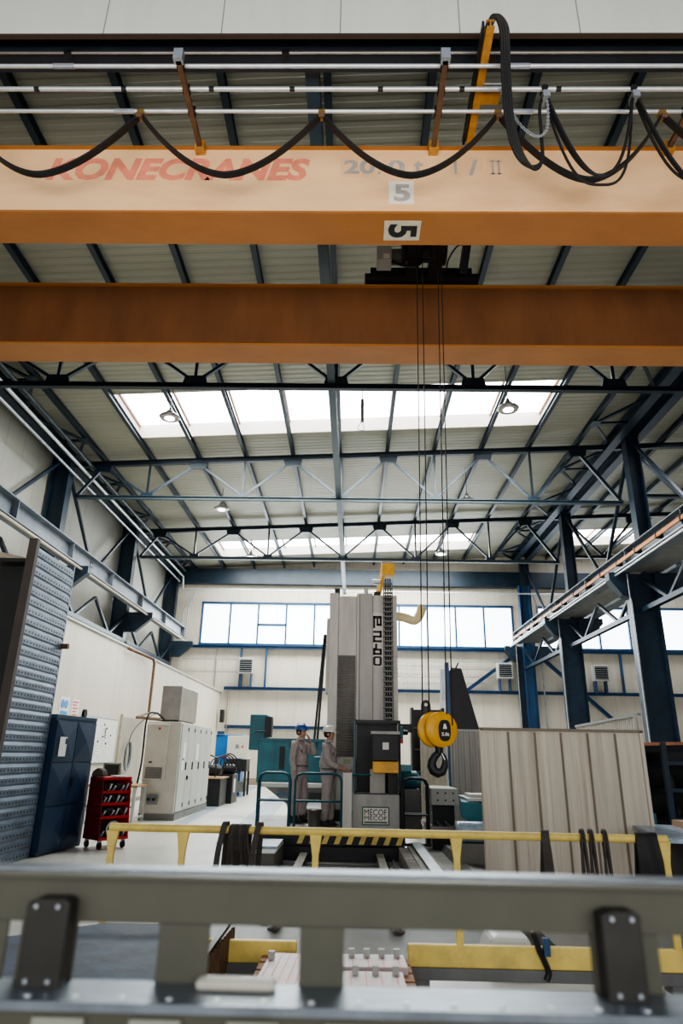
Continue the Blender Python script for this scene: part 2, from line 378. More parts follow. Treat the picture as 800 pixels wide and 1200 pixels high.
# ------------------------------------------------------------------ columns
YC = [15.0, 22.9, 31.1, 39.5]
POSW = ['nearest', 'second', 'third', 'farthest']
for i, y in enumerate(YC):
    t = thing('steel_column', '%s dark blue steel column along the left side wall carrying the grey runway beam' % POSW[i], 'column', (-11.05, y, 0), 'left wall columns')
    MB().hbeam_v(-11.05, y, 0, zt(-11) - .02, .7, .42, .04).build('shaft', M_blue, t)
    c = MB().prism([(-10.72, y - .14, 7.86), (-9.45, y - .14, 7.86), (-9.45, y - .14, 7.62), (-10.2, y - .14, 6.95), (-10.72, y - .14, 6.95)], (0, .28, 0)); c.build('corbel', M_blue, t)
for i, y in enumerate(YC):
    t = thing('steel_column', '%s tall blue steel column of the right row with bracket under the runway beam' % POSW[i], 'column', (10.15, y, 0), 'right row columns')
    MB().hbeam_v(10.15, y, 0, 7.86, .95, .42, .05).build('shaft', M_blue, t)
    MB().hbeam_v(10.5, y, 7.86, zt(10.5) - .02, .5, .42, .04).build('upper_shaft', M_blue, t)
    MB().prism([(9.67, y - .2, 7.86), (9.0, y - .2, 7.86), (9.0, y - .2, 7.6), (9.4, y - .2, 7.05), (9.67, y - .2, 6.95)], (0, .4, 0)).build('corbel', M_blue, t)
    MB().prism([(10.63, y - .2, 7.86), (11.7, y - .2, 7.86), (11.7, y - .2, 7.6), (11.1, y - .2, 7.05), (10.63, y - .2, 6.95)], (0, .4, 0)).build('corbel', M_blue, t)
    MB().tube((9.62, y - .23, .0), (9.62, y - .23, 7.8), .014).build('conduit', M_alu, t)

# ------------------------------------------------------------------ runways
def runway(x, label, side, mtl, y0=4.0, y1=38.6, z0=7.86, z1=8.5):
    t = thing('crane_runway_beam', label, 'beam', (x, y0, z0))
    MB().ibeam((x, y0, (z0 + z1) / 2), (x, y1, (z0 + z1) / 2), .46, z1 - z0, .035).build('beam', mtl, t)
    st = MB(); y = y0 + 1.6
    while y < y1:
        st.box(x - .21, x + .21, y - .015, y + .015, z0 + .04, z1 - .04); y += 4.1
    st.build('stiffener', mtl, t)
    MB().box(x - .04, x + .04, y0, y1, z1, z1 + .07).build('crane_rail', M_rust, t)
    return t
rl = runway(-9.95, 'grey blue crane runway beam running along the left wall on brackets', 1, M_runway)
text_mb('E', .5, (-9.925, 24.0, 7.98), (0, 1, 0), (0, 0, 1), .004, height=.42, width=.3).build('letter_mark', M_ink, rl)
MB().tube((-9.7, 4, 7.74), (-9.7, 38.4, 7.74), .045).build('conduit', M_pipe, rl)
rr = runway(9.55, 'grey crane runway beam with orange conductor on the right row of columns', -1, mat('runway_dark', (.11, .13, .155), .45, .3, .2, 3))
cr = MB().box(9.26, 9.31, 4, 38.3, 8.08, 8.20); cr.build('conductor_rail', mat('conductor_orange', (.42, .14, .03), .5), rr)
MB().box(9.20, 9.34, 4, 38.5, 7.83, 7.87).build('edge_flange', M_galv, rr)
hb = MB(); y = 5
while y < 38: hb.box(9.24, 9.5, y - .03, y + .03, 8.05, 8.24); y += 1.6
hb.build('conductor_bracket', M_black, rr)
MB().tube((9.22, 4, 7.74), (9.22, 38.9, 7.74), .035).build('conduit', M_alu, rr)
MB().box(9.8, 10.9, 4, 38.6, 7.92, 7.96).build('walkway_plate', M_machdark, rr)
runway(11.25, 'dark crane runway beam on the far side of the right row of columns', -1, MATS['runway_dark'])

# lattice bracing under / over the runways
def lattice(name, label, x, ya, yb, zl, zu, n, mtl, lower=True):
    t = thing(name, label, 'bracing', (x, (ya + yb) / 2, min(zl, zu)))
    if lower: MB().ibeam((x, ya, zl), (x, yb, zl), .16, .2, .02, up=(1, 0, 0)).build('lower_chord', mtl, t)
    for i in range(n):
        a = ya + (yb - ya) * i / n; b = ya + (yb - ya) * (i + 1) / n
        if i % 2 == 0: p, q = (x, a, zu), (x, b, zl)
        else: p, q = (x, a, zl), (x, b, zu)
        MB().bar(p, q, .12, .1).build('diagonal', mtl, t)
    return t
bayn = ['nearest bay', 'middle bay', 'farthest bay']
for i in range(3):
    lattice('lattice_brace', 'blue lattice bracing below the left runway beam, %s' % bayn[i], -10.72, YC[i] + .2, YC[i + 1] - .2, 6.5, 7.66, 4, M_blue)
    lattice('lattice_brace', 'blue lattice bracing hung under the right runway beam, %s' % bayn[i], 10.1, YC[i] + .2, YC[i + 1] - .2, 6.55, 7.66, 4, M_blue)
    lattice('wall_brace', 'dark steel cross strut above the left runway against the wall, %s' % bayn[i], -11.0, YC[i] + .3, YC[i + 1] - .3, 8.7, 11.9, 2, M_blue, False)
    lattice('wall_brace', 'dark steel strut above the right runway between columns, %s' % bayn[i], 10.5, YC[i] + .3, YC[i + 1] - .3, 8.7, 12.8, 2, M_blue, False)

# ------------------------------------------------------------------ roof trusses
YT = [15.4, 23.7, 31.95]
TN = ['nearest roof truss just beyond the orange girders', 'second roof truss with pale diagonals behind the nearest rooflight', 'farthest roof truss in front of the back wall']
bot = [-8.0, -4.28, -.5, 3.15, 6.87]; top = [-9.85, -6.1, -2.4, 1.35, 5.05, 8.75]
ZB = 10.86
for i, y in enumerate(YT):
    t = thing('roof_truss', 'blue steel ' + TN[i], 'truss', (0, y, ZB), 'roof trusses across the main bay')
    MB().ibeam((-10.7, y, ZB), (10.3, y, ZB), .15, .14, .02).build('bottom_chord', M_truss if i == 0 else M_lightblue if i == 1 else M_lightblue, t)
    MB().ibeam((-10.95, y, zt(-10.95)), (10.75, y, zt(10.75)), .18, .2, .025).build('top_chord', M_truss, t)
    tp = [(x, y, zt(x) - .12) for x in top]; bp_ = [(x, y, ZB + .1) for x in bot]
    for k in range(5):
        MB().bar(tp[k], bp_[k], .09, .08).build('diagonal', M_trusslight, t); MB().bar(bp_[k], tp[k + 1], .09, .08).build('diagonal', M_trusslight, t)
        MB().bar(bp_[k], (bot[k], y, zt(bot[k]) - .1), .08, .08).build('vertical', M_truss, t)
        big = (i == 0)
        w, h = (.34, .3) if big else (.25, .2)
        MB().prism([(bot[k] - w, y - .05, ZB + .04), (bot[k] + w, y - .05, ZB + .04), (bot[k] + w * .8, y - .05, ZB + h), (bot[k] - w * .8, y - .05, ZB + h)], (0, .1, 0)).build('gusset_plate', M_blue, t)
    for x in top:
        z = zt(x)
        MB().prism([(x - .36, y - .06, z - .08), (x + .36, y - .06, z - .08), (x + .3, y - .06, z - .34), (x - .3, y - .06, z - .34)], (0, .12, 0)).build('gusset_plate', M_truss, t)
    MB().bar(tp[0], (-10.75, y, ZB), .1, .1).build('diagonal', M_truss, t); MB().bar(tp[-1], (10.25, y, ZB), .12, .12).build('diagonal', M_truss, t)
    # side bay truss
    t2 = thing('roof_truss', ('%s dark truss in the side bay right of the column row' % ['nearest', 'second', 'farthest'][i]), 'truss', (16, y, ZB), 'roof trusses across the side bay')
    MB().ibeam((10.75, y, ZB + .3), (21.5, y, ZB + .3), .15, .14, .02).build('bottom_chord', M_truss, t2)
    MB().ibeam((10.8, y, zt(10.8)), (21.5, y, zt(21.5)), .18, .2, .025).build('top_chord', M_truss, t2)
    xs = [10.8, 12.5, 14.3, 16.1, 17.9, 19.7, 21.4]
    for k in range(6):
        a, b = xs[k], xs[k + 1]
        p = (a, y, zt(a) - .1) if k % 2 == 0 else (a, y, ZB + .35); q = (b, y, ZB + .35) if k % 2 == 0 else (b, y, zt(b) - .1)
        if k % 2: p = (a, y, ZB + .35)
        MB().bar(p, q, .1, .1).build('diagonal', M_truss, t2)
    for x in (14.3, 17.9): MB().box(x - .4, x + .4, y - .06, y + .06, zt(x) - .4, zt(x) - .06).build('gusset_plate', M_truss, t2)
# purlins
px = [-9.85 + 1.86 * k for k in range(11)]
M_purl = mat('purlin_paint', (.022, .036, .05), .4, .3, .25, 1.5)
for k, x in enumerate(px):
    z = zt(x) + .22
    if k == 5: nm = 'dark steel roof purlin directly above the central ridge beam'
    elif k < 5: nm = '%s dark steel roof purlin left of the central one' % ORD[4 - k]
    else: nm = '%s dark steel roof purlin right of the central one' % ORD[k - 6]
    o = MB().ibeam((x, 6.3, z), (x, YB - .05, z), .13, .22, .022).build('roof_purlin', M_purl); tag(o, nm, 'purlin', 'roof purlins of the main bay')
for k in range(6):
    x = 12.1 + 1.75 * k; z = zt(x) + .22
    o = MB().ibeam((x, 6.3, z), (x, YB - .05, z), .13, .22, .022).build('roof_purlin', M_purl); tag(o, '%s roof purlin of the side bay counted from the right column row' % ORD[k], 'purlin', 'roof purlins of the side bay')
o = MB().ibeam((-.68, 6.4, 11.1), (-.48, YB - .3, 11.1), .2, .34, .03).build('ridge_beam', M_lightblue); tag(o, 'pale blue longitudinal beam down the middle at truss bottom level', 'beam')
for x, lb in ((9.98, 'inner heavy dark longitudinal beam above the right column row'), (10.75, 'outer heavy dark longitudinal beam above the right column row')):
    o = MB().ibeam((x, 6.4, zt(x) + .05), (x, YB - .3, zt(x) + .05), .34, .42, .035).build('eaves_beam', M_blue); tag(o, lb, 'beam')
o = MB().ibeam((-11.05, 6.4, zt(-11) + .1), (-11.05, YB - .3, zt(-11) + .1), .4, .5, .035).build('eaves_beam', M_blue); tag(o, 'dark longitudinal eaves beam along the top of the left wall', 'beam')
# roof plane bracing in K shape
for side, x0, x1 in (('left', -9.85, -11.0), ('right', 8.75, 10.1)):
    yy = [7.0] + YT + [39.8]
    for i in range(4):
        ya, yb = yy[i], yy[i + 1]; n = 2
        t = thing('roof_bracing', 'K shaped roof bracing on the %s side, %s bay from the camera' % (side, ORD[i]), 'bracing', ((x0 + x1) / 2, (ya + yb) / 2, zt((x0 + x1) / 2)), 'K shaped roof bracing')
        for k in range(n):
            a = ya + (yb - ya) * k / n; b = ya + (yb - ya) * (k + 1) / n; m = (a + b) / 2
            for p, q in (((x0, m), (x1, m)), ((x0, m), (x1, a)), ((x0, m), (x1, b))):
                MB().bar((p[0], p[1], zt(p[0]) + .02), (q[0], q[1], zt(q[0]) + .02), .1, .08).build('strut', M_truss, t)
            MB().box(x0 - .16, x0 + .16, m - .25, m + .25, zt(x0) - .02, zt(x0) + .0).build('gusset_plate', M_lightblue if side == 'right' else M_truss, t)
# dark truss over the fascia
t = thing('header_beam', 'deep dark steel beam just behind the grey fascia panels at the top', 'beam', (0, 6.75, 10.7))
MB().ibeam((-11, 6.45, 10.98), (21, 6.45, 10.98), .34, .55, .03).build('beam', M_truss, t)
MB().tube((-11, 6.31, 10.66), (21, 6.31, 10.66), .018).build('conduit', M_stain, t)
for x in range(-10, 21, 3): MB().box(x - .05, x + .05, 6.29, 6.36, 10.63, 10.74).build('clamp', M_black, t)

# pipes and conduits
def pipe(name, label, pts, r, m, cat='pipe', sm=False, n=10):
    o = MB().sweep(smooth_path(pts) if sm else pts, r, n).build(name, m, smooth=True); return tag(o, label, cat)
pipe('sprinkler_pipe', 'thin grey pipe running across the whole back wall above the windows', [(-10.4, YB - 1.05, 10.95), (21, YB - 1.05, 10.95)], .05, M_alu)
pipe('service_pipe', 'upper pale pipe running along the left wall below the eaves', [(-10.35, 6.4, 11.75), (-10.35, 39.2, 11.75), (-10.35, 39.4, 10.95)], .06, M_alu)
pipe('service_pipe', 'lower pale pipe running along the left wall below the eaves', [(-10.55, 6.4, 11.45), (-10.55, 39.2, 11.45)], .05, M_galv)
pipe('cable_tray', 'narrow cable tray beside the pale pipes on the left', [(-10.15, 6.4, 12.0), (-10.15, 38.8, 12.0)], .07, M_purl)
pipe('service_pipe', 'bent grey pipe feeding the heater left of the machine', [(-9.7, YB - .42, 10.9), (-10.0, YB - .42, 9.9), (-10.0, YB - .42, 6.9), (-6.7, YB - .42, 6.9)], .035, M_galv)
pipe('service_pipe', 'lower return pipe of the heater left of the machine', [(-9.85, YB - .42, 10.8), (-10.3, YB - .42, 9.8), (-10.3, YB - .42, 6.15), (-6.7, YB - .42, 6.15)], .03, M_galv)
pipe('service_pipe', 'vertical thin pipe left of the left heater', [(-8.1, YB - .07, 5.35), (-8.1, YB - .07, 7.55)], .035, M_galv)
for z, w in ((7.0, 'topmost'), (6.55, 'second'), (6.1, 'third'), (5.75, 'lowest')):
    pipe('service_pipe', '%s of the thin horizontal pipes on the back wall right of the machine' % w, [(1.8, YB - .2, z), (8.2 + (z - 6), YB - .2, z)], .025, M_galv)
pipe('service_pipe', 'grey downpipe beside the blue back wall column', [(11.0, YB - .45, 11), (11.2, YB - .45, 10.3), (11.2, YB - .45, 0)], .05, M_galv)
pipe('service_pipe', 'thin vertical pipe between the heaters on the right', [(13.2, YB - .42, 7.9), (13.2, YB - .42, 0)], .045, M_galv)
pipe('service_pipe', 'brown insulated pipe coming down the white partition wall', [(-7.6, 22.6, 4.95), (-7.5, 22.6, 4.9), (-7.5, 25.3, 4.95), (-7.5, 25.5, 4.8), (-7.5, 25.5, 3.0), (-7.3, 23.5, 2.75), (-5.6, 20.5, 2.55)], .05, M_rust)
pipe('drain_pipe', 'cream vertical downpipe on the back wall beside the partition end', [(-7.2, YB - .12, .0), (-7.2, YB - .12, 5.0)], .06, M_pipe)

# back wall steelwork
def beam(name, label, p, q, w, h, m, up=(0, 0, 1), cat='beam'):
    return tag(MB().ibeam(p, q, w, h, .025, up).build(name, m), label, cat)
beam('wall_girt', 'upper blue wall girt under the back wall windows', (-10.8, YB - .2, 7.66), (21.3, YB - .2, 7.66), .25, .16, M_bluebright)
beam('wall_girt', 'lower blue wall girt across the back wall at heater level', (-7.5, YB - .2, 5.25), (21.3, YB - .2, 5.25), .22, .18, M_bluebright)
o = MB().hbeam_v(10.35, YB - .75, 0, 11.5, .62, .4, .04).build('steel_column', M_bluebright); tag(o, 'bright blue column standing against the back wall between the window strips', 'column')
beam('wall_brace', 'bright blue diagonal brace falling left from the back wall column', (9.95, YB - .25, 7.6), (6.7, YB - .25, 5.3), .2, .2, M_bluebright, cat='bracing')
beam('wall_brace', 'bright blue diagonal brace falling right from the back wall column', (10.9, YB - .25, 7.6), (15.6, YB - .25, 3.3), .2, .2, M_bluebright, cat='bracing')
beam('wall_girt', 'short blue girt on the back wall behind the blue cabinet', (-7.3, YB - .15, 3.1), (-1, YB - .15, 3.1), .2, .18, M_bluebright)
# heaters
def heater(x, z, label):
    t = thing('wall_heater', label, 'heater', (x, YB - .5, z - .43), 'louvred wall heaters')
    MB().box(x - .45, x + .45, YB - .75, YB - .3, z - .45, z + .45).build('housing', M_cabgrey, t, bevel=.02)
    MB().box(x - .36, x + .36, YB - .77, YB - .74, z - .36, z + .36).build('backing', M_black, t)
    for i in range(6):
        zz = z - .3 + .12 * i; MB().box(x - .36, x + .36, YB - .82, YB - .76, zz - .01, zz + .015).build('louvre', M_galv, t)
    for s in (-.3, .3): MB().box(x + s - .03, x + s + .03, YB - .6, YB - .12, z - 1.15, z - .45).build('support', M_bluebright, t)
heater(-6.2, 6.5, 'louvred grey heater on the back wall left of the tall machine')
heater(8.95, 6.45, 'louvred grey heater on the back wall left of the blue column')
heater(14.5, 6.4, 'louvred grey heater on the back wall right of the blue column')
for i, x in enumerate((-5.1, -6.6)):
    o = MB().box(x - .05, x + .05, YB - .3, YB - .1, 5.3, 7.6).build('wall_post', M_bluebright); tag(o, 'slim blue post on the back wall just %s of the left heater' % ('right', 'left')[i], 'post')
for i, x in enumerate((12.7, 15.9)):
    o = MB().box(x - .05, x + .05, YB - .3, YB - .1, 5.3, 7.6).build('wall_post', M_bluebright); tag(o, 'slim blue post on the back wall %s of the rightmost heater' % ('left', 'right')[i], 'post')

# high bay lamps
def lamp(x, y, label):
    z = 11.7
    t = thing('high_bay_lamp', label, 'lamp', (x, y, z), 'round high bay lamps')
    MB().lathe((x, y, z), [(.17, 0), (.30, .0), (.33, .05), (.30, .09), (.17, .09)], 28).build('ring', M_stain, t, smooth=True)
    MB().lathe((x, y, z - .01), [(.0, 0), (.16, 0), (.165, .04), (0, .05)], 20).build('diffuser', M_lamp, t)
    MB().lathe((x, y, z + .09), [(.13, 0), (.13, .14), (.07, .2), (.04, .3), (0, .3)], 16).build('driver_housing', M_galv, t, smooth=True)
    for s in (-1, 1): MB().bar((x + s * .17, y, z + .05), (x + s * .03, y, z + .38), .02, .02).build('bracket', M_black, t)
    MB().tube((x, y, z + .35), (x, y, zt(x) + .3), .012, 6).build('hanger', M_black, t)
for x, y, l in ((-5.93, 18.8, 'round high bay lamp at the left of the nearest rooflight'), (4.72, 18.05, 'round high bay lamp at the right of the nearest rooflight'),
                (-5.8, 27.2, 'round high bay lamp left of centre behind the second truss'), (4.75, 25.9, 'round high bay lamp right of centre behind the second truss'),
                (-5.55, 34.6, 'farthest round high bay lamp left of centre'), (4.65, 33.6, 'farthest round high bay lamp right of centre')): lamp(x, y, l)
t = thing('pendant_cable_box', 'small pendant control box hanging under the near rooflight by the centre beam', 'control', (.25, 18.9, 11.6))
MB().box(.2, .3, 18.85, 18.95, 11.7, 12.5).build('box', M_machdark, t); MB().sweep(smooth_path([(.22, 18.9, 11.7), (.1, 18.9, 11.45), (.3, 18.9, 11.4), (.26, 18.9, 11.7)]), .012, 6).build('cable', M_rubber, t)
MB().tube((.25, 18.9, 12.5), (.25, 18.9, 13.2), .015, 6).build('hanger', M_black, t)

# ------------------------------------------------------------------ the bridge crane
cr = thing('overhead_bridge_crane', 'orange double girder overhead crane spanning the hall, marked with large lettering', 'crane', (0, 9, 8.6))
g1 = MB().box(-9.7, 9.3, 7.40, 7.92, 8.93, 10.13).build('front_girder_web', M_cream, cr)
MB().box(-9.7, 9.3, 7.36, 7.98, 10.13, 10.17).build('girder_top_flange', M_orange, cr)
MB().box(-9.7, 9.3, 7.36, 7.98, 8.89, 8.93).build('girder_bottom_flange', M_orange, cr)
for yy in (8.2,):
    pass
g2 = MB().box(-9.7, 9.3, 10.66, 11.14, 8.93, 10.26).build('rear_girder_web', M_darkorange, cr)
MB().box(-9.7, 9.3, 10.6, 11.2, 10.26, 10.30).build('girder_top_flange', M_orange, cr)
MB().box(-9.7, 9.3, 10.6, 11.22, 8.89, 8.93).build('girder_bottom_flange', M_orange, cr)
for y_ in (7.67, 10.9): MB().box(-9.4, 9.0, y_ - .03, y_ + .03, 10.17 if y_ < 9 else 10.30, 10.22 if y_ < 9 else 10.35).build('trolley_rail', M_rust, cr)
for x in (-9.95, 9.55):
    MB().box(x - .2, x + .2, 6.4, 12.2, 8.66, 9.2).build('end_truck', M_orange, cr)
    for y_ in (6.8, 11.8): MB().lathe((x - .06, y_, 8.73), [(0, 0), (.16, 0), (.16, .12), (0, .12)], 20, 'x').build('wheel', M_black, cr)
text_mb('KONECRANES', .5, (-4.6, 7.396, 9.53), (1, 0, 0), (0, 0, 1), .002, shear=.22, bold=.02, width=3.9, height=.43).build('lettering', M_letter, g1)
for a, b, s in ((-.2, .5, '20'), (.62, .85, '0'), (.98, 1.14, 't')): pass
for x0, w_, s in ((-.2, .46, '20'), (.30, .04, '.'), (.44, .26, '0'), (.83, .14, 't')):
    text_mb(s, .4, (x0, 7.394, 9.66), (1, 0, 0), (0, 0, 1), .002, bold=.012, width=w_, height=.05 if s == '.' else .27).build('lettering', M_lettergrey, g1)
pale = mat('faded_patch', (.90, .56, .30), .6, 0, .06, 5)
for x0, x1 in ((-.25, .02), (.06, .28), (.38, .75), (.8, 1.02), (1.36, 1.52), (1.58, 1.84), (1.9, 2.16)):
    MB().box(x0, x1, 7.397, 7.4, 9.60, 9.99).build('letter_patch', pale, g1)
MB().box(1.42, 1.46, 7.392, 7.398, 9.66, 9.92).build('lettering', M_lettergrey, g1)
text_mb('/', .3, (1.63, 7.394, 9.64), (1, 0, 0), (0, 0, 1), .002, bold=.01, width=.14, height=.3).build('lettering', M_lettergrey, g1)
l2 = MB(); l2.box(1.97, 2.0, 7.392, 7.398, 9.66, 9.92).box(2.06, 2.09, 7.392, 7.398, 9.66, 9.92).box(1.94, 2.12, 7.392, 7.398, 9.90, 9.92).box(1.94, 2.12, 7.392, 7.398, 9.66, 9.68); l2.build('lettering', M_lettergrey, g1)
MB().box(.46, .82, 7.394, 7.4, 9.10, 9.52).build('number_plate', M_stickwhite, g1)
text_mb('5', .4, (.53, 7.389, 9.14), (1, 0, 0), (0, 0, 1), .002, bold=.012, width=.24, height=.32).build('lettering', M_lettergrey, g1)
# 5 on the underside, turned a quarter
pl = MB().box(.40, .93, 7.50, 7.88, 8.884, 8.89).build('number_plate', M_stickbeige, cr, )
text_mb('5', .4, (.46, 7.56, 8.880), (0, 1, 0), (1, 0, 0), .002, bold=.014, width=.26, height=.42).build('lettering', M_ink, pl)
# conductor / festoon rails on arms
for i, (y_, z_) in enumerate(((6.13, 10.15), (6.45, 10.15), (6.78, 10.15))):
    rail = MB().tube((-9, y_, z_), (9, y_, z_), .026 if i != 1 else .030, 10).build('festoon_rail', M_alu, cr, smooth=True)
    for x in ((-3.9, 2.1), (-4.4, -3.2, -2.0, -.9, .3, 1.4, 2.7), (-3.3, 2.3))[i]: MB().tube((x - (.14 if i != 1 else .035), y_, z_), (x + (.14 if i != 1 else .035), y_, z_), .034, 10).build('coupling', M_galv if i != 1 else M_black, rail)
for x in (-2.34, 1.12, 4.56):
    a = MB().bar((x, 7.3, 10.09), (x, 6.0, 10.09), .07, .06).build('rail_arm', M_rust, cr)
    MB().box(x - .07, x + .07, 7.28, 7.44, 10.02, 10.2).build('foot_bracket', mat('dirty_orange_foot', (.45, .22, .05), .5, 0, .4, 12), a)
    MB().box(x - .06, x + .06, 5.95, 6.05, 10.06, 10.24).build('end_bracket', M_galv, a)
    for y_ in (6.13, 6.45, 6.78): MB().box(x - .05, x + .05, y_ - .04, y_ + .04, 10.08, 10.2).build('clamp', M_black, a)
a = MB().ibeam((1.66, 7.4, 10.26), (1.64, 5.66, 10.26), .1, .13, .015).build('trolley_tow_arm', mat('dirty_orange_arm', (.42, .19, .035), .5, 0, .3, 8), cr)
MB().bar((1.58, 7.4, 10.3), (1.56, 5.7, 10.3), .03, .12).build('cable_guide', M_black, a)
MB().box(1.6, 1.95, 6.55, 6.72, 10.2, 10.3).build('cross_arm', MATS['dirty_orange_arm'], a)
MB().tube((1.7, 6.45, 10.25), (2.05, 6.45, 10.25), .012).build('tow_pin', M_galv, a)

# festoon belts
hooks = [-5.6, -3.06, -.51, 1.95, 4.22, 6.6]
pos = ['at the far left of the near girder', 'over the red lettering', 'over the grey number markings', 'crossing behind the black cable loops', 'at the far right edge']
for i in range(5):
    p, q = V((hooks[i] + .02, 6.78, 10.05)), V((hooks[i + 1] - .02, 6.78, 10.05))
    o = MB().sweep(sag(p, q, 1.08 if i != 3 else 1.15, 30, 1.75), 0, flat=(.09, .035), side=(0, 1, 0)).build('festoon_belt', M_rubber)
    tag(o, 'black flat festoon belt sagging in a loop ' + pos[i], 'cable', 'flat festoon belts along the near girder')
    if i:
        t = thing('cable_trolley', 'small yellowish belt trolley on the lowest rail, %s hanger from the left' % ORD[i - 1], 'trolley', (hooks[i], 6.78, 10.0), 'belt trolleys on the lowest festoon rail')
        MB().box(hooks[i] - .045, hooks[i] + .045, 6.73, 6.83, 10.02, 10.13).build('carriage', mat('dirty_brass', (.30, .19, .06), .5, .4, .2, 9), t)
        MB().tube((hooks[i] - .04, 6.72, 10.0), (hooks[i] + .04, 6.72, 10.0), .03).build('belt_clamp', M_rust, t)
# round trolley cables (bundles)
def bundle(label, paths, r=.022, grp=None):
    t = thing('cable_bundle', label, 'cable', paths[0][0], grp)
    for p in paths: MB().sweep(p, r, 8).build('cable', M_rubber, t, smooth=True)
    return t
def loop(x0, x1, depth, y, off, pw=2.6): return sag((x0, y, 10.02), (x1, y, 10.02), depth, 30, pw)
bundle('thick black cable bundle looping down from the tow arm top', [
    smooth_path([(1.62 + d * .6, 5.72, 10.28), (1.70 + d * .6, 5.66, 10.40), (1.80 + d, 5.72, 10.30), (1.84 + d, 5.85, 10.12), (1.86 + d, 6.0, 9.75), (1.90 + d, 6.15, 9.2), (2.02 + d, 6.3, 8.83), (2.2 + d * .7, 6.4, 8.70 - d * .5), (2.36, 6.43, 8.84), (2.40, 6.45, 9.3), (2.42, 6.45, 9.8), (2.50, 6.45, 10.05)], 6) for d in (-.03, .0, .03, .055)], .022)
bundle('black cable bundle hanging between the two square trolleys on the middle rail', [loop(2.52, 3.68, dd, 6.45 + o_, 0, pw) for dd, o_, pw in ((1.40, 0, 2.2), (1.45, -.03, 2.0), (1.36, .03, 2.3), (1.50, .05, 3.2))], .018)
bundle('black cable bundle leaving the right edge from the rightmost square trolley', [loop(3.72, 4.98, dd, 6.45 + o_, 0, pw) for dd, o_, pw in ((1.55, 0, 2.2), (1.6, -.03, 2.0), (1.45, .04, 3.0))], .018)
for x, l in ((2.51, 'left'), (3.70, 'right')):
    t = thing('cable_trolley', 'square steel cable trolley on the middle rail, %s one of two' % l, 'trolley', (x, 6.45, 9.95))
    MB().box(x - .045, x + .045, 6.37, 6.53, 9.93, 10.04).build('carriage', M_galv, t)
    for s in (-.08, .08): MB().lathe((x, 6.45 + s * .6, 10.14), [(0, 0), (.045, 0), (.045, .03), (0, .03)], 14, 'y').build('wheel', M_black, t)
t = thing('strain_chain', 'steel strain chain hanging in a loop beside the thick cable bundle', 'chain', (1.98, 6.3, 9.9))
cp = smooth_path([(1.9, 6.4, 10.1), (1.98, 6.35, 9.7), (2.12, 6.35, 9.35), (2.3, 6.35, 9.17), (2.44, 6.38, 9.3), (2.5, 6.4, 9.6), (2.52, 6.42, 9.95)], 9)
cm = MB()
for i in range(len(cp) - 1):
    p, q = cp[i], cp[i + 1]; d = (q - p).normalized(); s = V((0, 1, 0)) if i % 2 else d.cross(V((0, 1, 0))).normalized()
    c = (p + q) / 2; h = (q - p).length * .62
    ring = [c + d * math.cos(a_) * h + s * math.sin(a_) * .018 for a_ in [2 * math.pi * k / 8 for k in range(9)]]
    cm.sweep(ring, .006, 5)
cm.build('links', M_galv, t)

# trolley and ropes
tr = thing('hoist_trolley', 'black hoist trolley riding between the two orange girders', 'trolley', (1.2, 9.3, 10.2))
MB().box(.17, 2.38, 10.45, 10.72, 10.36, 10.44).build('end_carriage', M_black, tr)
MB().box(.28, 2.25, 10.5, 10.68, 10.44, 10.62).build('end_carriage', M_black, tr)
MB().box(.17, 2.38, 7.58, 7.9, 10.22, 10.34).build('end_carriage', M_black, tr)
for x in (1.06, 1.5): MB().box(x - .12, x + .12, 7.75, 10.5, 10.34, 10.6).build('cross_beam', M_black, tr)
MB().lathe((.85, 9.95, 10.55), [(0, 0), (.27, 0), (.27, .05), (.22, .07), (.22, .75), (.27, .77), (.27, .82), (0, .82)], 24, 'x').build('rope_drum', M_black, tr, smooth=True)
mt = MB().box(.38, .66, 9.9, 10.2, 10.28, 10.62).build('gearbox', M_cabgrey, tr, bevel=.02)
MB().box(.5, .62, 9.888, 9.9, 10.33, 10.42).build('label_plate', M_stickwhite, mt)
MB().lathe((.66, 10.05, 10.48), [(0, 0), (.14, 0), (.15, .03), (.15, .3), (0, .3)], 18, 'x').build('motor', M_machdark, tr, smooth=True)
MB().sweep(smooth_path([(.66, 9.95, 10.3), (.9, 9.95, 10.2), (1.15, 9.95, 10.22), (1.25, 9.95, 10.4)]), .03, 8).build('cable', M_rubber, tr, smooth=True)
MB().sweep(smooth_path([(1.72, 10.3, 10.42), (1.75, 10.1, 10.5), (1.9, 10.0, 10.7), (2.05, 10, 10.72)]), .015, 8).build('cable', M_rubber, tr, smooth=True)
MB().bar((1.55, 10.3, 10.4), (1.62, 9.6, 10.9), .12, .04).build('cable_chain', M_black, tr)
MB().bar((2.05, 10.4, 10.4), (2.12, 9.7, 11.1), .14, .12).build('buffer_post', M_black, tr)
hk = thing('crane_hook_block', 'yellow twin sheave hook block with black hook hanging on four ropes', 'hook', (1.17, 9.4, 1.45))
SH = [(0, -.05), (.12, -.058), (.19, -.05), (.228, -.022), (.228, .022), (.19, .05), (.12, .058), (0, .05)]
def sheave(c, rz):
    m = MB(); q = Matrix.Rotation(rz, 3, 'Z')
    k = MB().lathe((0, 0, 0), SH, 32, 'y'); m.add([q @ p + V(c) for p in k.v], k.f); return m
sheave((1.11, 9.45, 2.00), R(25)).build('sheave_cover', M_hook, hk, smooth=True)
s1 = sheave((1.21, 9.34, 2.00), R(18)).build('sheave_cover', M_hook, hk, smooth=True)
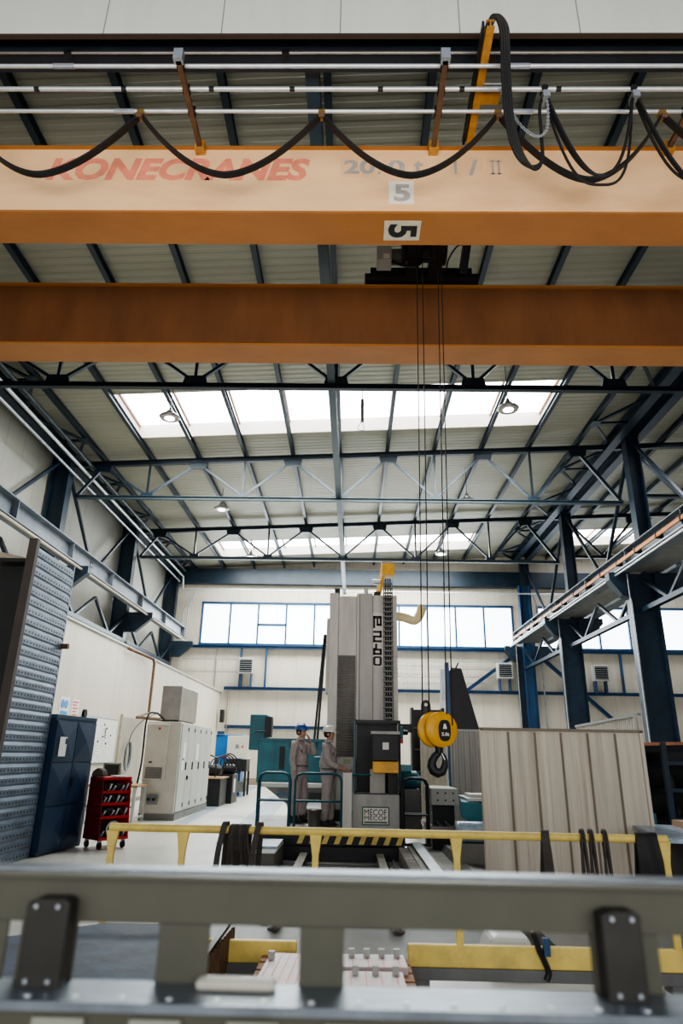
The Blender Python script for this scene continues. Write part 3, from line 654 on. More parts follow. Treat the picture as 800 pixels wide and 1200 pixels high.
# black oval label on the near cover
q = Matrix.Rotation(R(18), 3, 'Z'); ov = MB(); pts = []
for k in range(28):
    a_ = 2 * math.pi * k / 28; pts.append(q @ V((.085 * math.copysign(abs(math.cos(a_)) ** .7, math.cos(a_)), -.068, .135 * math.copysign(abs(math.sin(a_)) ** .8, math.sin(a_)))) + V((1.23, 9.34, 1.985)))
ov.prism(pts, q @ V((0, .03, 0))); lb = ov.build('label_plate', M_ink, s1)
text_mb('5.0t', .06, q @ V((-.05, -.071, -.07)) + V((1.23, 9.34, 1.985)), q @ V((1, 0, 0)), (0, 0, 1), .001, bold=.002, width=.11, height=.045).build('lettering', M_stickwhite, lb)
MB().prism([q @ V(p) + V((1.23, 9.34, 1.985)) for p in ((-.03, -.071, .02), (.03, -.071, .02), (.012, -.071, .085), (-.012, -.071, .085))], (0, .002, 0)).build('arrow_mark', M_stickwhite, lb)
lug = MB(); lp = []
for k in range(13):
    a_ = math.pi * k / 12; lp.append((1.03 + .065 * math.cos(a_), 9.5, 2.32 + .07 * math.sin(a_)))
lug.prism([(1.11, 9.5, 2.05)] + lp + [(.95, 9.5, 2.05)], (0, .03, 0)).build('eye_lug', M_black, hk)
MB().lathe((1.03, 9.485, 2.325), [(0, 0), (.022, 0), (.022, .02), (0, .02)], 14, 'y').build('lug_hole_rim', M_stickwhite, hk)
MB().lathe((1.18, 9.40, 1.70), [(0, 0), (.05, 0), (.055, .06), (.05, .14), (0, .14)], 16).build('swivel', M_black, hk, smooth=True)
# hook: tapering round section following a J
hp = [(1.18, 1.74, .042), (1.165, 1.70, .045), (1.12, 1.66, .05), (1.085, 1.60, .056), (1.075, 1.54, .062), (1.10, 1.485, .066), (1.155, 1.455, .066), (1.215, 1.475, .058), (1.245, 1.53, .048), (1.255, 1.60, .038), (1.245, 1.66, .028), (1.215, 1.695, .02)]
hm = MB(); n = 12; vs = []
for k, (x, z, r_) in enumerate(hp):
    a, b = hp[max(k - 1, 0)], hp[min(k + 1, len(hp) - 1)]; d = V((b[0] - a[0], 0, b[1] - a[1])).normalized(); u = V((-d.z, 0, d.x))
    vs += [V((x, 9.4, z)) + u * math.cos(2 * math.pi * i / n) * r_ + V((0, 1, 0)) * math.sin(2 * math.pi * i / n) * r_ * .75 for i in range(n)]
hm.add(vs, [(k * n + i, k * n + (i + 1) % n, (k + 1) * n + (i + 1) % n, (k + 1) * n + i) for k in range(len(hp) - 1) for i in range(n)] + [tuple(range(n)), tuple(range((len(hp) - 1) * n, len(hp) * n))])
hm.build('hook', M_black, hk, smooth=True)
MB().bar((1.2, 9.38, 1.72), (1.25, 9.38, 1.62), .02, .012).build('safety_latch', M_galv, hk)
for i, (a, b) in enumerate((((1.07, 9.42, 10.5), (.975, 9.45, 2.05)), ((1.17, 9.42, 10.5), (1.065, 9.45, 2.1)), ((1.44, 9.4, 10.5), (1.285, 9.33, 2.1)), ((1.50, 9.4, 10.5), (1.36, 9.33, 2.05)))):
    o = MB().tube(a, b, .0095, 6).build('wire_rope', M_ink); tag(o, '%s from the left of the four black wire ropes holding the hook block' % ORD[i], 'rope', 'hoist ropes')

# ------------------------------------------------------------------ the big boring machine
mc = thing('boring_machine', 'tall grey travelling column boring machine marked with a vertical model number', 'machine', (.2, 14.5, 0))
MB().box(-1.7, .95, 12.35, 17.2, 0, .2).build('bed', M_black, mc)
MB().box(-.95, 1.0, 14.42, 16.6, .2, .62).build('saddle', M_black, mc)
c = MB(); c.box(-.5, -.30, 14.5, 16.2, .62, 5.06); c.box(-.30, .10, 14.55, 16.2, .62, 5.0); c.box(.10, .17, 14.52, 16.2, .62, 5.06); c.box(.45, .99, 14.5, 16.2, .62, 5.02)
c.build('column', M_mach2, mc, bevel=.012)
MB().box(.17, .45, 14.42, 16.2, .62, 5.04).build('guideway', M_mach, mc, bevel=.01)
MB().tube((.31, 14.7, 5.04), (.31, 14.7, 5.22), .05).build('vent', M_mach2, mc)
MB().box(-.4, -.28, 14.6, 14.8, 5.06, 5.18).build('sensor', M_black, mc)
MB().tube((.22, 14.44, .7), (.22, 14.44, 5.0), .012).build('seam_rod', M_machdark, mc)
be = MB(); z = 1.6; dz = .055
while z < 3.68:
    be.prism([(-.29, 14.54, z), (-.29, 14.46, z + dz / 2), (-.29, 14.54, z + dz)], (.37, 0, 0)); z += dz
be.build('bellows', M_mach, mc)
MB().box(-.29, .08, 14.42, 14.6, 1.28, 1.6).build('spindle_head', M_mach, mc)
MB().box(-.56, -.5, 14.6, 15.2, 2.9, 4.5).build('side_cover', M_mach2, mc)
# energy chain
ch = MB(); z = .9
while z < 5.28:
    ch.box(.68, .88, 14.24, 14.27, z, z + .012); ch.box(.68, .70, 14.22, 14.40, z, z + .09); ch.box(.86, .88, 14.22, 14.40, z, z + .09); ch.box(.68, .88, 14.2, 14.23, z, z + .03); z += .105
ch.build('energy_chain', M_machdark, mc)
for x in (.73, .78, .83): MB().tube((x, 14.31, .9), (x, 14.31, 5.35), .018, 6).build('chain_hose', M_black, mc)
MB().box(.64, .92, 14.15, 14.45, 5.40, 5.66).build('top_head', M_hook, mc, bevel=.01)
MB().box(.64, .92, 14.15, 14.45, 5.66, 5.72).build('top_cap', M_mach, mc)
MB().bar((.68, 14.5, 5.55), (.58, 15.0, 5.1), .05, .3).build('top_arm', M_hook, mc)
MB().box(.48, .62, 14.5, 14.9, 5.02, 5.1).build('pulley_block', M_black, mc)
MB().tube((.46, 14.6, 5.35), (.62, 14.6, 5.35), .05).build('top_motor', M_galv, mc)
sg = MB().box(.455, .70, 14.488, 14.5, 3.45, 4.62).build('sign_panel', M_stickwhite, mc)
# stacked characters M 2 6 0
def seg(mb, rects, x0, z0, w, h, y=14.482):
    for a, b, c_, d in rects: mb.box(x0 + a * w, x0 + b * w, y, y + .006, z0 + c_ * h, z0 + d * h)
lt = MB()
seg(lt, [(0, .24, 0, 1), (0, 1, .78, 1), (.40, .62, .22, .8), (.78, 1, .2, 1), (.40, 1, .18, .36)], .462, 4.28, .185, .27)
seg(lt, [(0, 1, .82, 1), (.76, 1, .42, 1), (0, 1, .41, .59), (0, .24, 0, .59), (0, 1, 0, .18)], .462, 3.97, .185, .25)
seg(lt, [(.22, .48, .5, 1), (.0, .26, .0, .62), (.0, 1, 0, .18), (.76, 1, 0, .52), (.0, 1, .38, .56)], .462, 3.70, .185, .24)
seg(lt, [(.0, .26, .1, .9), (.74, 1, .1, .9), (.12, .88, .82, 1), (.12, .88, 0, .18)], .462, 3.47, .185, .20)
lt.build('lettering', M_ink, sg)
MB().sweep(smooth_path([(.99, 15.0, 4.66), (1.2, 15.0, 4.62), (1.42, 15.0, 4.56), (1.54, 15.0, 4.70), (1.6, 15.0, 4.88)], 6), .105, 14).build('exhaust_elbow', mat('pale_yellow_duct', (.74, .62, .34), .5), mc, smooth=True)
# operator cabin and front base
pf = thing('operator_platform', 'steel operator platform with hazard striped edge in front of the tall machine', 'platform', (0, 13.2, .2))
MB().box(-1.68, .88, 12.5, 14.35, .36, .44).build('deck', M_machdark, pf)
MB().box(-.95, .86, 12.46, 12.5, .22, .44).build('edge_plate', M_black, pf)
hz = MB(); x = -.9
while x < .8:
    hz.prism([(x, 12.455, .235), (x + .09, 12.455, .235), (x + .17, 12.455, .425), (x + .08, 12.455, .425)], (0, .006, 0)); x += .21
hz.build('hazard_stripe', M_yellow, pf)
MB().box(-1.6, -.1, 12.52, 14.2, .2, .36).build('support', M_black, pf)
fb = MB().box(.04, .88, 12.9, 13.5, .44, 1.0).build('front_panel', M_mach, mc)
pl = MB().box(.215, .70, 12.885, 12.9, .50, .80).build('name_plate', M_green, mc)
MB().box(.235, .68, 12.88, 12.886, .52, .78).build('plate_face', M_stickwhite, pl)
text_mb('MECOF', .15, (.255, 12.876, .66), (1, 0, 0), (0, 0, 1), .002, width=.40, height=.10).build('lettering', M_ink, pl)
tm = text_mb('MECOF', .15, (.255, 12.876, .58), (1, 0, 0), (0, 0, 1), .002, width=.40, height=.07); tm.build('lettering', M_ink, pl)
MB().box(.25, .66, 12.874, 12.88, .535, .56).build('stripe', M_green, pl)
MB().box(-.13, .03, 12.55, 12.75, .44, 1.36).build('white_post', M_mach2, mc)
cbn = MB()
for x in (.08, .9):
    for y_ in (12.95, 13.9): cbn.box(x - .02, x + .02, y_ - .02, y_ + .02, .44, 2.28)
for z_ in (1.0, 2.26):
    cbn.box(.06, .92, 12.93, 12.97, z_ - .02, z_ + .02); cbn.box(.06, .92, 13.88, 13.92, z_ - .02, z_ + .02); cbn.box(.06, .10, 12.93, 13.92, z_ - .02, z_ + .02); cbn.box(.88, .92, 12.93, 13.92, z_ - .02, z_ + .02)
cbn.build('cabin_frame', M_black, mc)
MB().box(.12, .88, 13.93, 13.97, 1.0, 2.26).build('cabin_back', M_black, mc)
MB().box(.06, .085, 12.9, 12.93, 1.0, 2.27).build('cabin_blue_edge', M_tealdark, mc)
bx = MB().box(.39, .86, 12.55, 12.9, 1.57, 2.02).build('control_box', M_black, mc, bevel=.012)
MB().box(.40, .85, 12.57, 12.9, 1.37, 1.56).build('box_lower', M_hook, mc, bevel=.01)
MB().box(.37, .88, 12.53, 12.9, 2.02, 2.07).build('box_lid', M_mach, mc)
MB().box(.57, .68, 12.54, 12.552, 1.76, 1.88).build('label_plate', M_stickwhite, bx)
MB().box(.36, .63, 12.98, 13.1, 1.02, 1.42).build('pedestal', M_mach, mc)
MB().box(.70, .86, 13.2, 13.6, 1.0, 1.9).build('rack_unit', M_black, mc)
bt = MB().box(-.26, .06, 14.0, 14.4, 1.25, 1.62).build('button_station', M_mach, mc)
MB().box(-.14, .0, 13.985, 14.0, 1.5, 1.58).build('display', mat('display_green', (.25, .32, .12), .4), bt)
for k in range(4): MB().tube((-.2 + k * .07, 13.98, 1.38), (-.2 + k * .07, 14.0, 1.38), .014, 8).build('knob', M_black, bt)

# railings on the platform
def railing(name, label, x0, x1, y, z0, z1, mtl, mids=(.5,), r=.022, depth=None, round_=.12):
    t = thing(name, label, 'railing', ((x0 + x1) / 2, y, z0))
    for yy in ([y] if depth is None else [y, y + depth]):
        MB().sweep([(x0, yy, z0), (x0, yy, z1 - round_), (x0 + round_ * .3, yy, z1 - round_ * .3), (x0 + round_, yy, z1), (x1 - round_, yy, z1), (x1 - round_ * .3, yy, z1 - round_ * .3), (x1, yy, z1 - round_), (x1, yy, z0)], r, 8).build('hoop', mtl, t, smooth=True)
        for m in mids: MB().tube((x0, yy, z0 + (z1 - z0) * m), (x1, yy, z0 + (z1 - z0) * m), r * .8, 8).build('mid_rail', mtl, t)
    MB().box(x0 - .03, x1 + .03, y - .03, y + .03, z0 - .0, z0 + .04).build('foot_bar', M_black, t)
    return t
railing('safety_railing', 'teal hooped safety railing left of the man in the blue helmet', -1.62, -1.07, 12.6, .44, 1.34, M_tealdark, depth=.22)
railing('safety_railing', 'long teal safety railing in front of the two workers', -.97, -.15, 12.6, .44, 1.34, M_tealdark)
railing('safety_railing', 'black tubular railing right of the operator cabin', .93, 1.36, 12.55, .22, 1.29, M_black, mids=(.45,), depth=.25)
o = MB().tube((.03, 12.62, 1.33), (.36, 12.62, 1.33), .02).build('grab_rail', M_tealdark); tag(o, 'short teal grab rail between the white post and the control box', 'railing')
t = thing('bucket', 'grey metal bucket on the platform behind the teal railing', 'bucket', (-.64, 13.0, .44))
MB().lathe((-.64, 13.0, .44), [(0, 0), (.10, 0), (.13, .27), (.14, .28), (.14, .30), (.125, .30), (.095, .02), (0, .02)], 20).build('body', M_stain, t, smooth=True)

# ------------------------------------------------------------------ people
def skin_mesh(name, verts, edges, m, parent, root_i=0, sub=2):
    me = bpy.data.meshes.new(name); o0 = V(parent['_o'])
    me.from_pydata([V(v[0]) - V((0, 0, 0)) for v in verts], edges, []); me.materials.append(m)
    o = bpy.data.objects.new(name, me); col.objects.link(o); o.parent = parent; o['_o'] = tuple(o0)
    md = o.modifiers.new('skin', 'SKIN'); md.use_smooth_shade = True
    sv = me.skin_vertices[0].data
    for i, v in enumerate(verts):
        r_ = v[1]; sv[i].radius = r_ if isinstance(r_, tuple) else (r_, r_); sv[i].use_root = (i == root_i)
    s = o.modifiers.new('sub', 'SUBSURF'); s.levels = sub; s.render_levels = sub
    return o
def person(name_label, loc, rz, arms, helmet, stance, head_turn=0, head_pitch=0):
    """local frame: facing +X, left side +Y; height about 1.72"""
    t = thing('person', name_label, 'person', (0, 0, 0))
    hipz, shz = .90, 1.38
    L = {}
    # legs
    fl, fr = stance
    def leg(s, f): return [((0, s * .09, hipz - .03), .095), ((f * .5 + .02, s * .10, .50), .066), ((f, s * .10, .10), .045)]
    def chain(vs, es, start, pts):
        prev = start
        for p in pts: vs.append(p); es.append((prev, len(vs) - 1)); prev = len(vs) - 1
        return prev
    torso = [((0, 0, hipz), (.155, .18)), ((-.01, 0, 1.05), (.145, .175)), ((.0, 0, 1.2), (.145, .175)), ((-.01, 0, 1.40), (.105, .105)), ((.0, 0, 1.485), .066)]
    # clothing skeleton
    vs = list(torso); es = [(0, 1), (1, 2), (2, 3), (3, 4)]
    for s, f in ((1, fl), (-1, fr)):
        chain(vs, es, 0, [((0, s * .09, hipz - .06), (.115, .115)), ((f * .5 + .02, s * .10, .50), (.092, .088)), ((f, s * .10, .10), (.08, .075))])
    wr = []
    for s in (1, -1):
        el, wrp = arms[s]
        chain(vs, es, 3, [((-.005, s * .20, 1.375), .078), ((el[0], el[1], el[2]), .068), (tuple(V(el).lerp(V(wrp), .88)), .052)])
    skin_mesh('coverall', vs, es, M_cover, t)
    # body: neck, hands with fingers, ankles; one continuous skinned surface inside the clothes
    k = .55
    vs = [(p, tuple(x * k for x in r_) if isinstance(r_, tuple) else r_ * k) for p, r_ in torso]; es = [(0, 1), (1, 2), (2, 3), (3, 4)]
    hr = chain(vs, es, 4, [((.006, 0, 1.52), .054), ((.035, 0, 1.565), (.066, .074)), ((.018, 0, 1.63), (.080, .098)), ((.005, 0, 1.70), (.075, .085))])
    for s, f in ((1, fl), (-1, fr)): chain(vs, es, 0, [((0, s * .09, hipz - .06), .07), ((f * .5 + .02, s * .10, .50), .05), ((f, s * .10, .08), .035)])
    for s in (1, -1):
        el, wrp = arms[s]; d = (V(wrp) - V(el)).normalized()
        side = d.cross(V((0, 0, 1))); side = side.normalized() if side.length > .1 else V((0, 1, 0))
        w = V(wrp)
        wi = chain(vs, es, 3, [((-.005, s * .19, 1.375), .045), (el, .038), (tuple(w), .024), (tuple(w + d * .05), (.034, .02))])
        for q_, (off, ln) in enumerate(((-.027, .062), (-.009, .075), (.009, .070), (.027, .055))):
            b0 = w + d * .085 + side * off; bend = V((0, 0, -.35))
            chain(vs, es, wi, [(tuple(b0), .0095), (tuple(b0 + (d + bend * .5).normalized() * ln * .55), .009), (tuple(b0 + (d + bend).normalized() * ln), .0075)])
        chain(vs, es, wi - 1, [(tuple(w + d * .03 + side * .034 * -s), .011), (tuple(w + d * .075 + side * .05 * -s), .009)])
    skin_mesh('body', vs, es, M_skin, t)
    # face, ears, hair
    hd = MB()
    MBn = MB().add([(.098, -.013, 1.595), (.098, .013, 1.595), (.125, 0, 1.597), (.095, 0, 1.645)], [(0, 1, 2), (0, 2, 3), (1, 3, 2), (0, 3, 1)]).build('nose', M_skin, t)
    for s in (-1, 1):
        MB().lathe((.006, s * .083 - .006, 1.615), [(0, -.008), (.024, -.006), (.028, .004), (.015, .012), (0, .012)], 12, 'y').build('ear', M_skin, t, smooth=True)
        MB().lathe((.088, s * .03, 1.642), [(0, -.008), (.010, -.004), (.011, .002), (0, .008)], 10, 'x').build('eye', M_hair, t)
        MB().box(.086, .098, s * .03 - .018, s * .03 + .018, 1.656, 1.662).build('eyebrow', M_hair, t)
    MB().box(.086, .0935, -.022, .022, 1.566, 1.573).build('mouth', mat('lips', (.3, .1, .08), .5), t)
    MB().lathe((-.012, 0, 1.565), [(.05, 0), (.078, .02), (.09, .06), (.093, .11), (.085, .14), (0, .15)], 20).build('hair', M_hair, t, smooth=True)
    # helmet
    hl = MB().lathe((.006, 0, 1.655), [(.116, .012), (.117, .022), (.112, .055), (.097, .09), (.066, .118), (.028, .13), (0, .131)], 28)
    for i, v in enumerate(hl.v): hl.v[i] = V((.006 + (v.x - .006) * 1.12, v.y, v.z))
    h = hl.build('helmet', helmet, t, smooth=True)
    br = []
    for k_ in range(21):
        a_ = R(-80 + 8 * k_); br.append((.006 + .185 * math.cos(a_) * 1.0, .125 * math.sin(a_), 1.664 - .01 * math.cos(a_)))
    MB().prism(br, (0, 0, .008)).build('helmet_peak', helmet, h)
    MB().bar((-.085, 0, 1.765), (.085, 0, 1.767), .03, .045).build('helmet_ridge', helmet, h)
    for s, f in ((1, fl), (-1, fr)):
        bo = MB(); bo.add([], [])
        bo.prism([(f - .07, s * .10 - .045, 0), (f + .13, s * .10 - .045, 0), (f + .185, s * .10 - .03, .0), (f + .185, s * .10 - .03, .04), (f + .10, s * .10 - .045, .085), (f + .05, s * .10 - .045, .15), (f - .06, s * .10 - .045, .15)], (0, .09, 0))
        bo.build('boot', M_boot, t, bevel=.02)
    dk = mat('coverall_seam', (.16, .13, .125), .85)
    MB().lathe((0, 0, .985), [(.158, 0), (.166, .004), (.166, .036), (.158, .04)], 28).build('waist_band', dk, t, smooth=True)
    MB().sweep([(.15, 0, 1.0), (.158, 0, 1.15), (.150, 0, 1.28), (.115, 0, 1.40)], .006, 6).build('zip', dk, t)
    MB().lathe((.004, 0, 1.475), [(.080, 0), (.088, .005), (.076, .05), (.068, .048), (.07, 0)], 24).build('collar', M_cover, t, smooth=True)
    for s in (-1, 1): MB().box(.135, .155, s * .075 - .04, s * .075 + .04, 1.22, 1.31).build('chest_pocket', M_cover, t, bevel=.008)
    t.location = loc; t.rotation_euler = (0, 0, rz)
    return t
person('worker in grey coveralls and blue helmet standing with one hand raised to the face', (-.98, 13.75, .44), R(-30),
       {1: ((.23, .20, 1.22), (.155, .10, 1.46)), -1: ((-.02, -.24, 1.10), (.06, -.22, .86))}, M_helmb, (.03, -.04))
person('worker in grey coveralls and white helmet bending over the machine controls', (-.42, 13.35, .40), R(-8),
       {1: ((.06, .25, 1.12), (.28, .16, 1.02)), -1: ((.04, -.25, 1.12), (.27, -.18, 1.02))}, M_helmw, (.04, -.05))

# ------------------------------------------------------------------ teal machine behind
tl = thing('teal_machine', 'long teal machine tool standing behind the two workers', 'machine', (-1.6, 20.3, 0))
MB().box(-2.62, -.45, 19.8, 20.8, .9, 2.05).build('body', M_teal, tl, bevel=.02)
MB().box(-2.66, -.45, 19.7, 20.9, 2.0, 2.07).build('top_edge', M_tealdark, tl)
MB().box(-2.9, -2.4, 19.9, 20.6, 1.75, 2.72).build('head', M_teal, tl, bevel=.03)
MB().box(-2.45, -2.25, 19.75, 20.1, 2.1, 2.65).build('head_unit', M_black, tl)
MB().tube((-2.7, 19.7, 2.25), (-2.4, 19.7, 2.25), .015).build('lever', M_black, tl)
MB().box(-2.0, -1.85, 19.78, 19.8, 1.25, 1.85).build('slot', M_black, tl)
for x in (-2.12, -1.2): MB().box(x - .006, x + .006, 19.785, 19.8, .95, 2.0).build('seam', M_tealdark, tl)
for x in (-1.7, -1.45, -.95, -.7): MB().bar((x, 19.78, 1.98), (x, 19.72, 1.85), .02, .02).build('hose', M_black, tl)
MB().box(-2.45, -.5, 19.2, 20.6, .82, .92).build('table', M_cabgrey, tl)
MB().prism([(-2.3, 19.3, .82), (-.5, 19.3, .82), (-.5, 19.3, 0), (-1.6, 19.3, 0), (-1.7, 19.3, .4)], (0, 1.2, 0)).build('base', M_machdark, tl)
MB().box(-1.1, -.55, 19.1, 19.3, .2, .7).build('base_panel', M_black, tl)
MB().box(-1.95, -1.55, 19.12, 19.2, .62, .68).build('blue_tray', M_bluebright, tl)
MB().box(-.85, -.45, 19.3, 19.8, 1.35, 1.5).build('control_arm', M_mach2, tl)
MB().bar((-1.0, 19.6, 1.6), (-.6, 19.6, 1.62), .04, .03).build('handle', M_galv, tl)

for s_, lb in ((0, 'right'), (.13, 'left')):
    o = MB().bar((-.84 - s_ * .3, 21.4, 5.3), (-1.14 - s_, 21.4, 0), .07, .07).build('leaning_pole', M_black); tag(o, '%s of two thin black poles leaning behind the tall machine' % lb, 'pole')

# ------------------------------------------------------------------ left side objects
en = thing('perforated_enclosure', 'tall galvanised perforated panel enclosure with dark open front at the far left', 'enclosure', (-5.8, 11.2, 0))
# ribbed, perforated side facing the aisle
rb = MB(); z = 0
while z < 4.8:
    h = .16
    rb.prism([(-5.214, 10.4, z), (-5.20, 10.4, z + .03), (-5.20, 10.4, z + h - .05), (-5.214, 10.4, z + h), (-5.28, 10.4, z + h), (-5.28, 10.4, z)], (0, 1.5, 0)); z += h
rb.build('ribbed_panel', M_galvdark, en)
ho = MB(); z = .07
while z < 4.85:
    for k in range(13):
        y_ = 10.5 + k * .112
        ho.box(-5.2005, -5.196, y_ - .011, y_ + .011, z - .013, z + .013)
    z += .16
ho.build('perforation', M_ink, en, kind='stuff')
MB().box(-5.32, -5.18, 10.3, 10.4, 0, 4.92).build('edge_frame', mat('edge_brown', (.06, .045, .036), .6), en)
MB().box(-5.30, -5.2, 11.9, 11.94, 0, 4.9).build('edge_frame', M_galvdark, en)
MB().box(-6.05, -5.3, 10.9, 11.0, 0, 4.6).build('dark_back', M_ink, en)
MB().box(-6.05, -5.3, 10.6, 11.0, 4.6, 4.66).build('roof', M_ink, en)
MB().tube((-5.2, 11.9, 3.4), (-5.08, 11.9, 3.4), .05).build('pipe_stub', M_rust, en)
MB().tube((-9.0, 10.2, 5.3), (-5.6, 11.6, 4.82), .05).build('feed_pipe', M_pipe, en)

# blue locker with embossed doors (local: front faces +X, width along +Y)
lk = thing('steel_locker', 'dark blue two door steel locker with diamond pressed doors', 'locker', (0, 0, 0))
MB().box(-.5, -.02, 0, 1.40, .02, 2.18).build('carcass', M_locker, lk)
MB().box(-.5, -.01, .0, 1.4, 2.18, 2.24).build('top_rim', mat('locker_rim', (.03, .07, .11), .4), lk)
for y0, y1 in ((.02, .69), (.71, 1.38)):
    d = MB()
    for k in range(3):
        za, zb = .06 + k * .70, .74 + k * .70
        c_ = (.035, (y0 + y1) / 2, (za + zb) / 2); o_ = [(0, y0, za), (0, y1, za), (0, y1, zb), (0, y0, zb)]
        d.add([*o_, c_], [(0, 1, 4), (1, 2, 4), (2, 3, 4), (3, 0, 4)]); d.add([(-.02, a, b) for _, a, b in o_] + o_, [(0, 1, 2, 3), (0, 1, 5, 4), (1, 2, 6, 5), (2, 3, 7, 6), (3, 0, 4, 7)])
    dd = d.build('door', M_locker, lk)
    if y0 > .5: MB().box(.0, .03, .74, .77, 1.05, 1.2).build('handle', M_black, dd)
    else: MB().box(.022, .03, .14, .36, 1.55, 1.87).build('notice_paper', M_paper, dd)
lk.location = (-5.10, 11.98, 0); lk.rotation_euler = (0, 0, R(-8))
t = thing('cable_reel', 'small black cable reel on top of the blue locker at its right end', 'reel', (-5.1, 13.25, 2.3))
MB().lathe((-5.15, 13.22, 2.32), [(0.03, 0), (.08, 0), (.08, .05), (.03, .05)], 18, 'x').build('spool', M_rubber, t)

# red tool cart: front leans back (local: front faces +X)
ct = thing('tool_cart', 'red wheeled tool holder cart with shelves of chrome tooling beside the blue locker', 'cart', (0, 0, 0))
def cx(z): return -.10 * (z - .15)   # front plane leans back
for y_ in (0, .56):
    MB().prism([(0, y_, .15), (-.58, y_, .15), (-.58, y_, 1.2), (cx(1.2), y_, 1.2)], (0, .02, 0)).build('side_panel', M_darkred if y_ == 0 else M_red, ct)
MB().box(-.58, -.56, .02, .56, .15, 1.2).build('back_panel', M_darkred, ct)
for z_ in (.17, .52, .74, .94, 1.17):
    MB().box(-.57, cx(z_) + .01, 0, .58, z_ - .02, z_ + .025).build('shelf', M_red, ct)
for z_ in (.2, .53, .75, .95):
    for k in range(6):
        y_ = .08 + k * .085; L_ = .08
        tb = MB(); tb.tube((cx(z_) - .05, y_, z_ + .03), (cx(z_) - .02, y_ + .02, z_ + .11 + .03 * (k % 2)), .014, 8, .022); tb.tube((cx(z_) - .2, y_, z_ + .03), (cx(z_) - .17, y_ - .02, z_ + .13), .014, 8, .02)
        tb.tube((cx(z_) - .09, y_, z_ + .0), (cx(z_) - .06, y_, z_ + .04), .028, 8, .028)
        o = tb.build('tool_holder', M_galv if (k + int(z_ * 10)) % 3 else M_black, ct)
wr_ = [V((-.03, .27 + .12 * math.cos(a_), .33 + .12 * math.sin(a_))) for a_ in [2 * math.pi * i / 24 for i in range(25)]]
MB().sweep(wr_, .018, 8).build('tool_wheel', M_galv, ct)
for x_ in (-.52, -.06):
    for y_ in (.06, .52):
        w_ = MB().lathe((x_, y_ - .02, .065), [(0, 0), (.062, 0), (.065, .02), (.062, .04), (0, .04)], 18, 'y').build('wheel', M_rubber, ct)
        MB().box(x_ - .02, x_ + .02, y_ - .03, y_ + .03, .10, .16).build('fork', M_galv, w_)
MB().box(-.3, -.1, .25, .5, 1.2, 1.225).build('paper_stack', M_paper, ct)
ct.location = (-4.45, 12.95, 0); ct.rotation_euler = (0, 0, R(-42))
t = thing('tool_bag', 'dark cloth bag lying on top of the red cart beside the locker', 'bag', (-4.72, 13.35, 1.2))
MB().prism([(-4.86, 13.25, 1.2), (-4.62, 13.25, 1.2), (-4.66, 13.25, 1.32), (-4.74, 13.25, 1.36), (-4.83, 13.25, 1.30)], (.05, .16, 0)).build('cloth', M_brownrub, t, bevel=.03)

# whiteboard and signs on the partition
wbd = thing('whiteboard', 'whiteboard with pinned papers on the white partition wall', 'whiteboard', (-7.6, 21.3, 1.28))
MB().box(-7.70, -7.655, 19.6, 22.7, 1.28, 2.62).build('frame', M_galv, wbd)
bd = MB().box(-7.655, -7.645, 19.65, 22.65, 1.32, 2.58).build('board', M_white, wbd)
for k, (y_, z_) in enumerate(((20.9, 1.55), (21.25, 1.7), (21.6, 1.5), (21.3, 2.05), (21.95, 1.75), (21.55, 1.95))):
    MB().box(-7.645, -7.635, y_, y_ + .33, z_, z_ + .36).build('pinned_paper', M_paper, bd); MB().box(-7.635, -7.62, y_ + .1, y_ + .17, z_ + .34, z_ + .39).build('magnet', M_ink, bd)
    for q_ in range(3): MB().box(-7.6345, -7.633, y_ + .04, y_ + .28, z_ + .08 + q_ * .08, z_ + .09 + q_ * .08).build('written_line', M_plinth, bd)
sgn = mat('safety_blue', (.06, .28, .62), .5)
t = thing('safety_sign', 'white safety sign with round blue symbol above the blue locker', 'sign', (-7.68, 18.3, 2.55))
MB().box(-7.7, -7.69, 18.05, 18.65, 2.5, 3.0).build('plate', M_paper, t)
for y_ in (18.22, 18.46): MB().lathe((-7.69, y_, 2.82), [(0, 0), (.11, 0), (.11, .012), (0, .012)], 18, 'x').build('symbol', sgn, t)
MB().box(-7.69, -7.685, 18.12, 18.58, 2.55, 2.64).build('symbol', sgn, t)
t = thing('notice_sign', 'white notice sign with red printed lines above the blue locker', 'sign', (-7.68, 19.1, 2.55))
MB().box(-7.7, -7.69, 18.85, 19.35, 2.5, 3.0).build('plate', M_paper, t)
for k in range(5): MB().box(-7.69, -7.685, 18.92, 19.28 - .1 * (k % 2), 2.56 + k * .085, 2.6 + k * .085).build('red_line', mat('sign_red', (.7, .15, .12), .5), t)
# partition door beside the whiteboard
dp = struct('door_1', (-7.65, 24.4, 0))
MB().box(-7.7, -7.66, 23.1, 25.6, 0, 2.75).build('door_leaf', mat('door_beige', (.42, .38, .32), .5), dp)
MB().box(-7.7, -7.62, 23.0, 23.1, 0, 2.82).build('door_frame', M_pipe, dp)
t = thing('cable_coil', 'coiled grey cable hanging on the wall beside the whiteboard', 'cable', (-7.55, 23.7, 1.1))
for k in range(4):
    ring = [V((-7.58 + .02 * k, 23.75 + (.22 + .02 * k) * math.cos(a_), 1.5 + (.42 + .02 * k) * math.sin(a_))) for a_ in [2 * math.pi * i / 20 for i in range(21)]]
    MB().sweep(ring, .016, 6).build('loop', (M_galv, M_rubber, M_galv, M_machdark)[k], t)
MB().sweep(smooth_path([(-7.58, 23.8, 1.9), (-7.5, 23.9, 2.3), (-7.4, 24.6, 2.7), (-7.0, 25, 3.0)]), .014, 6).build('lead', M_rubber, t)
